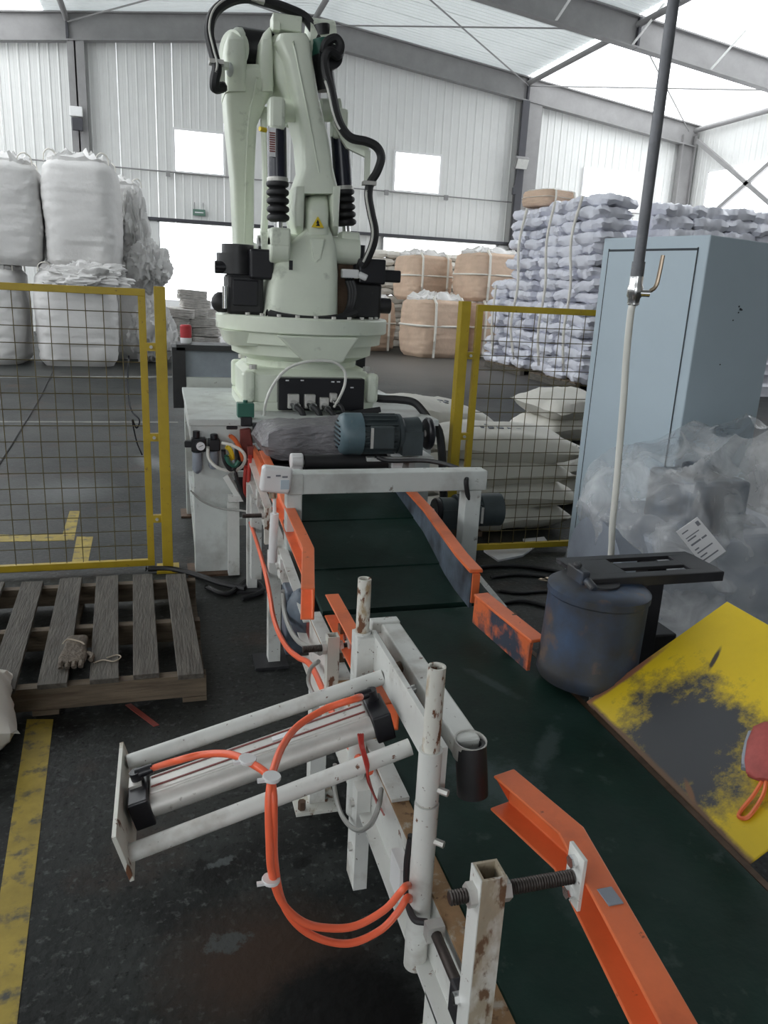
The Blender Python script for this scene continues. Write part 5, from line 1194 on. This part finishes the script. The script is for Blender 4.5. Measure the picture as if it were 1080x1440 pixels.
for (s, z, r_) in ((.42, 1.55, .006), (.40, 1.562, .004), (.435, 1.548, .004), (.405, 1.535, .003), (.36, 1.50, .003), (.30, 1.30, .003)):
    c = B+f0*(.62*s*1.2)+V((0, 0, z)); m = MB(); m.cyl(c, c+nf*.003, r_, n=10); m.build('screw_hole', 'seam_dark', t)

# ------------------------------------------------------------------ air drop pipe with ball valve and hose
PXY = (1.30, 2.0)
t = thing('air_drop_pipe', 'dark grey vertical air pipe with ball valve hanging from the roof', 'pipe', (PXY[0], PXY[1], 1.6))
m = MB(); m.cyl((PXY[0], PXY[1], 1.66), (PXY[0], PXY[1], roof_z(1.3)-.02), .0155, n=16); m.build('pipe', 'pipe_grey', t)
m = MB(); m.cyl((PXY[0], PXY[1], 1.625), (PXY[0], PXY[1], 1.665), .0185, n=16); m.build('coupling', 'pipe_grey', t)
m = MB(); m.lathe((PXY[0], PXY[1], 1.545), (0, 0, 1), ((.012, 0), (.017, .004), (.017, .02), (.021, .026), (.022, .05), (.019, .058), (.019, .08)), 18); m.cyl((PXY[0]+.01, PXY[1]-.01, 1.58), (PXY[0]+.035, PXY[1]-.02, 1.58), .010, n=12); v_ = m.build('ball_valve', 'chrome', t)
m = MB(); m.tube(spline([(PXY[0]+.033, PXY[1]-.02, 1.585), (PXY[0]+.05, PXY[1]-.022, 1.60), (PXY[0]+.056, PXY[1]-.022, 1.63), (PXY[0]+.060, PXY[1]-.022, 1.685)], 5), .006, 8); m.build('lever', 'brass', v_)
m = MB(); m.tube(spline([(PXY[0], PXY[1], 1.55), onY(887, 440, 2.0), onY(881, 500, 2.0), onY(877, 560, 2.0), onY(872, 620, 2.0), onY(866, 690, 2.0), onY(861, 740, 2.02), onY(858, 790, 2.06), V((1.40, 2.1, .45)), V((1.45, 2.15, .02))], 8), .0105, 10); m.build('clear_hose', 'clear_hose', t)

# ------------------------------------------------------------------ machine wrapped in clear film
t = thing('spare_gearbox', 'dark grey machine standing under clear plastic film', 'machine', (1.95, 2.45, 0))
m = MB(); m.bx(1.72, 2.45, 2.30, 2.85, .05, .72); m.build('body', 'machine_grey', t, bevel=.02)
m = MB(); m.cyl((1.60, 2.5, .55), (2.3, 2.5, .55), .20, n=28); m.build('drum_housing', 'machine_grey', t)
m = MB(); m.bx(1.86, 2.12, 2.32, 2.6, .72, .93); m.cyl((1.99, 2.46, .93), (1.99, 2.46, .97), .07, n=20); m.build('motor_box', 'blue_grey_worn', t, bevel=.015)
m = MB(); m.bx(1.62, 1.75, 2.34, 2.5, .05, .5); m.build('side_block', 'cabinet_blue', t, bevel=.01)
m = MB(); m.bx(1.7, 2.5, 2.28, 2.9, 0, .05); m.build('skid', 'black_steel', t)
fm = MB(); n, rows = 150, 80; L = []
FC = V((2.26, 2.50, .46))
def crease(p): return 1-min(1, abs(noise.noise(p))*3.2)
for j in range(1, rows):
    th = PI*(.02+.80*j/rows); loop = []
    for i in range(n):
        a = 2*PI*i/n; d = V((se(math.cos(a), .6)*se(math.sin(th), .55), se(math.sin(a), .6)*se(math.sin(th), .55), se(math.cos(th), .7)))
        w = V((noise.noise(d*1.1+V((5, 0, 0))), noise.noise(d*1.1+V((0, 5, 0))), noise.noise(d*1.1+V((0, 0, 5)))))
        q = 1+.20*noise.noise(d*1.5+V((3, 1, 0)))
        q += .075*crease(d*1.5+w*.9+V((2, 7, 1)))+.022*crease(d*2.8+w*1.2+V((9, 2, 4)))-.06
        loop.append(FC+V((d.x*.63, d.y*.40, d.z*.63 if d.z > 0 else d.z*.50))*q)
    L.append(loop)
fm.loft(L, False); film = fm.build('plastic_film', 'clear_film', loc=(2.1, 2.5, 0))
tag(film, 'clear crumpled plastic film draped over the machine by the cabinet', 'plastic film')
q = [onY(x, y, Y) for x, y, Y in ((951, 748, 2.10), (981, 727, 2.10), (1021, 775, 2.085), (990, 797, 2.085))]
m = MB(); m.prism(q, (0, .002, 0)); t = m.build('shipping_label', 'paper', film, label='white printed paper label')
def lab(s, v): return q[0]*(1-s)*(1-v)+q[1]*s*(1-v)+q[2]*s*v+q[3]*(1-s)*v
for k, (s0, s1, v0, v1) in enumerate(((.12, .40, .10, .125), (.12, .72, .24, .26), (.12, .5, .30, .33), (.12, .55, .42, .46), (.60, .82, .42, .46), (.12, .30, .56, .59), (.12, .80, .65, .68), (.12, .42, .76, .79), (.12, .8, .86, .89), (.78, .92, .06, .17))):
    m = MB(); m.prism([lab(s0, v0)+V((0, -.001, 0)), lab(s1, v0)+V((0, -.001, 0)), lab(s1, v1)+V((0, -.001, 0)), lab(s0, v1)+V((0, -.001, 0))], (0, .0008, 0)); m.build('printed_line', 'ink', t)

# ------------------------------------------------------------------ air treatment unit and valves on the platform leg
fy = 4.06
c = onY(283, 632, fy); t = thing('air_filter_unit', 'black air filter regulator with round gauge on the platform leg', 'air regulator', c)
m = MB(); m.box(onY(279, 625, fy), (.075, .06, .07)); m.box(onY(266, 624, fy), (.05, .04, .035)); m.build('regulator_body', 'black_plastic', t, bevel=.006)
m = MB(); m.cyl(onY(276, 615, fy), onY(276, 606, fy), .018, n=16); m.build('regulator_knob', 'black_plastic', t)
m = MB(); g_ = onY(282, 627, fy-.045); m.lathe(g_, (0, -1, 0), ((.022, -.015), (.026, 0), (.026, .008), (.022, .010)), 24); gg = m.build('gauge_rim', 'black_plastic', t)
m = MB(); m.cyl(g_+V((0, -.009, 0)), g_+V((0, -.012, 0)), .022, n=24); m.build('gauge_face', 'paper', gg)
m = MB(); m.bar(g_+V((-.010, -.013, -.004)), g_+V((.012, -.013, .006)), .002, .002); m.build('needle', 'black_plastic', gg)
m = MB(); m.lathe(onY(277, 636, fy), (0, 0, -1), ((.024, 0), (.026, .02), (.026, .09), (.018, .105), (.006, .115)), 18); m.build('filter_bowl', 'machine_grey', t)
m = MB(); m.box(onY(301, 625, fy), (.06, .06, .06)); m.cyl(onY(301, 618, fy), onY(301, 610, fy), .02, n=16); m.build('lubricator_body', 'black_plastic', t, bevel=.006)
m = MB(); m.lathe(onY(300, 634, fy), (0, 0, -1), ((.024, 0), (.026, .02), (.026, .08), (.018, .095), (.006, .10)), 18); m.build('lubricator_bowl', 'machine_grey', t)
m = MB(); m.tube(spline([onY(292, 628, fy-.04), onY(294, 645, 4.0), onY(305, 657, 3.98), onY(322, 662, 3.98), onY(338, 658, 3.98), onY(345, 645, 3.98), onY(340, 634, 3.98), onY(325, 626, 4.0), onY(312, 623, 4.02)], 6), .009, 8); tag(m.build('air_hose', 'clear_hose', loc=onY(322, 662, 3.98)), 'whitish air hose loop in front of the platform leg', 'hose')
c = onY(345, 576, 4.12); t = thing('solenoid_valve', 'small green valve box at the platform corner, on a red manifold', 'valve', c)
m = MB(); m.box(c, (.088, .07, .075)); m.build('coil_box', 'green_box', t, bevel=.005)
m = MB(); m.cyl(c+V((0, 0, .037)), c+V((0, 0, .05)), .012, n=10); m.build('cap', 'green_box', t)
m = MB(); m.box(onY(346, 592, 4.1), (.06, .06, .05)); m.box(onY(362, 601, 4.05), (.05, .05, .045)); m.box(onY(326, 601, 4.1), (.06, .03, .02)); m.build('valve_body', 'black_plastic', t, bevel=.006)
m = MB(); m.prism([onY(338, 605, 4.05), onY(352, 603, 4.05), onY(356, 628, 4.05), onY(346, 645, 4.05), onY(338, 640, 4.05)], (0, .05, 0)); m.build('manifold', 'red_valve', t, bevel=.005)
m = MB(); m.box(onY(347, 655, 4.03), (.03, .05, .09)); m.box(onY(352, 635, 3.98), (.03, .04, .06)); m.build('lower_body', 'red_valve', t, bevel=.004)
for k, (cl, p_) in enumerate((('orange', ((322, 612), (330, 618), (338, 632), (342, 648))), ('yellow_warn', ((318, 628), (324, 633), (327, 645), (322, 640))), ('black_rubber', ((314, 632), (316, 648), (324, 660), (332, 655))), ('green_box', ((318, 640), (322, 650), (330, 655), (336, 648))), ('red_tube', ((346, 655), (344, 680), (347, 705), (352, 720), (357, 760))), ('black_rubber', ((330, 660), (338, 690), (350, 715), (358, 745))), ('red_tube', ((352, 640), (350, 670), (349, 700), (355, 730))))):
    m = MB(); m.tube(spline([onY(x, y, 4.0-.02*k) for x, y in p_], 6), .012 if k < 4 else .010, 8); m.build('tube', cl, t)
c = onY(330, 690, 4.0); t = thing('white_bracket', 'white folded bracket hanging below the valves', 'bracket', c)
m = MB(); m.bar(onY(318, 668, 4.02), onY(338, 702, 4.0), .05, .03); m.box(onY(333, 700, 4.0), (.09, .05, .03)); m.build('arm', 'white_paint', t)
m = MB(); m.bx(onY(328, 720, 4.05).x-.03, onY(328, 720, 4.05).x+.03, 4.02, 4.08, .012, onY(328, 705, 4.05).z); m.build('post', 'white_paint', t)
# red and grey air lines along the left conveyor frame
m = MB(); m.tube(spline([onX(352, 735, .40), onX(362, 765, .385), onX(373, 805, .38), onX(380, 840, .375), onX(384, 865, .37), onX(392, 890, .37), onX(405, 912, .37), onX(420, 925, .38), onX(440, 940, .39), onX(480, 1030, .395), onX(520, 1085, .405)], 6), .009, 8); tag(m.build('air_hose', 'orange_hose', loc=onX(384, 865, .37)), 'red-orange air hose along the left frame of the stepped conveyor', 'hose')
m = MB(); m.tube(spline([onX(398, 830, .38), onX(400, 860, .375), onX(408, 885, .37), onX(420, 902, .37), onX(435, 910, .375), onX(450, 918, .38)], 6), .008, 8); tag(m.build('air_hose', 'grey_hose', loc=onX(400, 860, .375)), 'grey air hose bending beside the blue bearing housing', 'hose')
m = MB(); m.tube(spline([onX(445, 985, .37), onX(434, 960, .365), onX(437, 940, .37), onX(448, 930, .38)], 6), .006, 8); tag(m.build('air_hose', 'grey_hose', loc=onX(434, 960, .365)), 'thin grey hose arc below the far guide rod', 'hose')
m = MB(); m.tube(spline([onY(268, 690, 4.06), onY(285, 705, 4.04), onY(310, 715, 4.02), onY(340, 718, 3.98), onY(356, 722, 3.9)], 6), .006, 8); tag(m.build('air_hose', 'grey_hose', loc=onY(310, 715, 4.02)), 'thin grey hose sagging across the platform leg', 'hose')
# cables on the floor by the platform
m = MB(); m.tube(spline([onz(205, 800, .02), onz(240, 800, .02), onz(275, 808, .02), onz(310, 820, .02), onz(345, 828, .02)], 8), .016, 8); tag(m.build('floor_cable', 'black_rubber', loc=onz(275, 808, 0)), 'black cable on the floor at the foot of the left fence post', 'cable')
m = MB(); m.tube(spline([onz(290, 825, .015), onz(320, 835, .015), onz(350, 815, .015), onz(370, 830, .015), onz(340, 842, .015)], 8), .013, 8); tag(m.build('floor_cable', 'black_rubber', loc=onz(320, 835, 0)), 'coiled black cable on the floor between platform and conveyor', 'cable')
m = MB(); m.tube(spline([onz(-10, 665, .008), onz(25, 610, .008), onz(55, 560, .008), onz(75, 520, .008)], 8), .010, 6); tag(m.build('floor_cable', 'black_rubber', loc=onz(25, 610, 0)), 'thin dark cable running over the floor behind the left fence', 'cable')
m = MB(); m.tube(spline([onY(181, 500, 4.28), onY(180, 540, 4.28), onY(184, 575, 4.26), onY(196, 590, 4.25), onY(192, 602, 4.25), onY(186, 590, 4.25), onY(192, 620, 4.24), onY(200, 640, 4.23)], 6), .004, 6); tag(m.build('thin_wire', 'navy_cyl', loc=onY(184, 575, 4.26)), 'thin blue wire dangling at the left fence corner', 'wire')
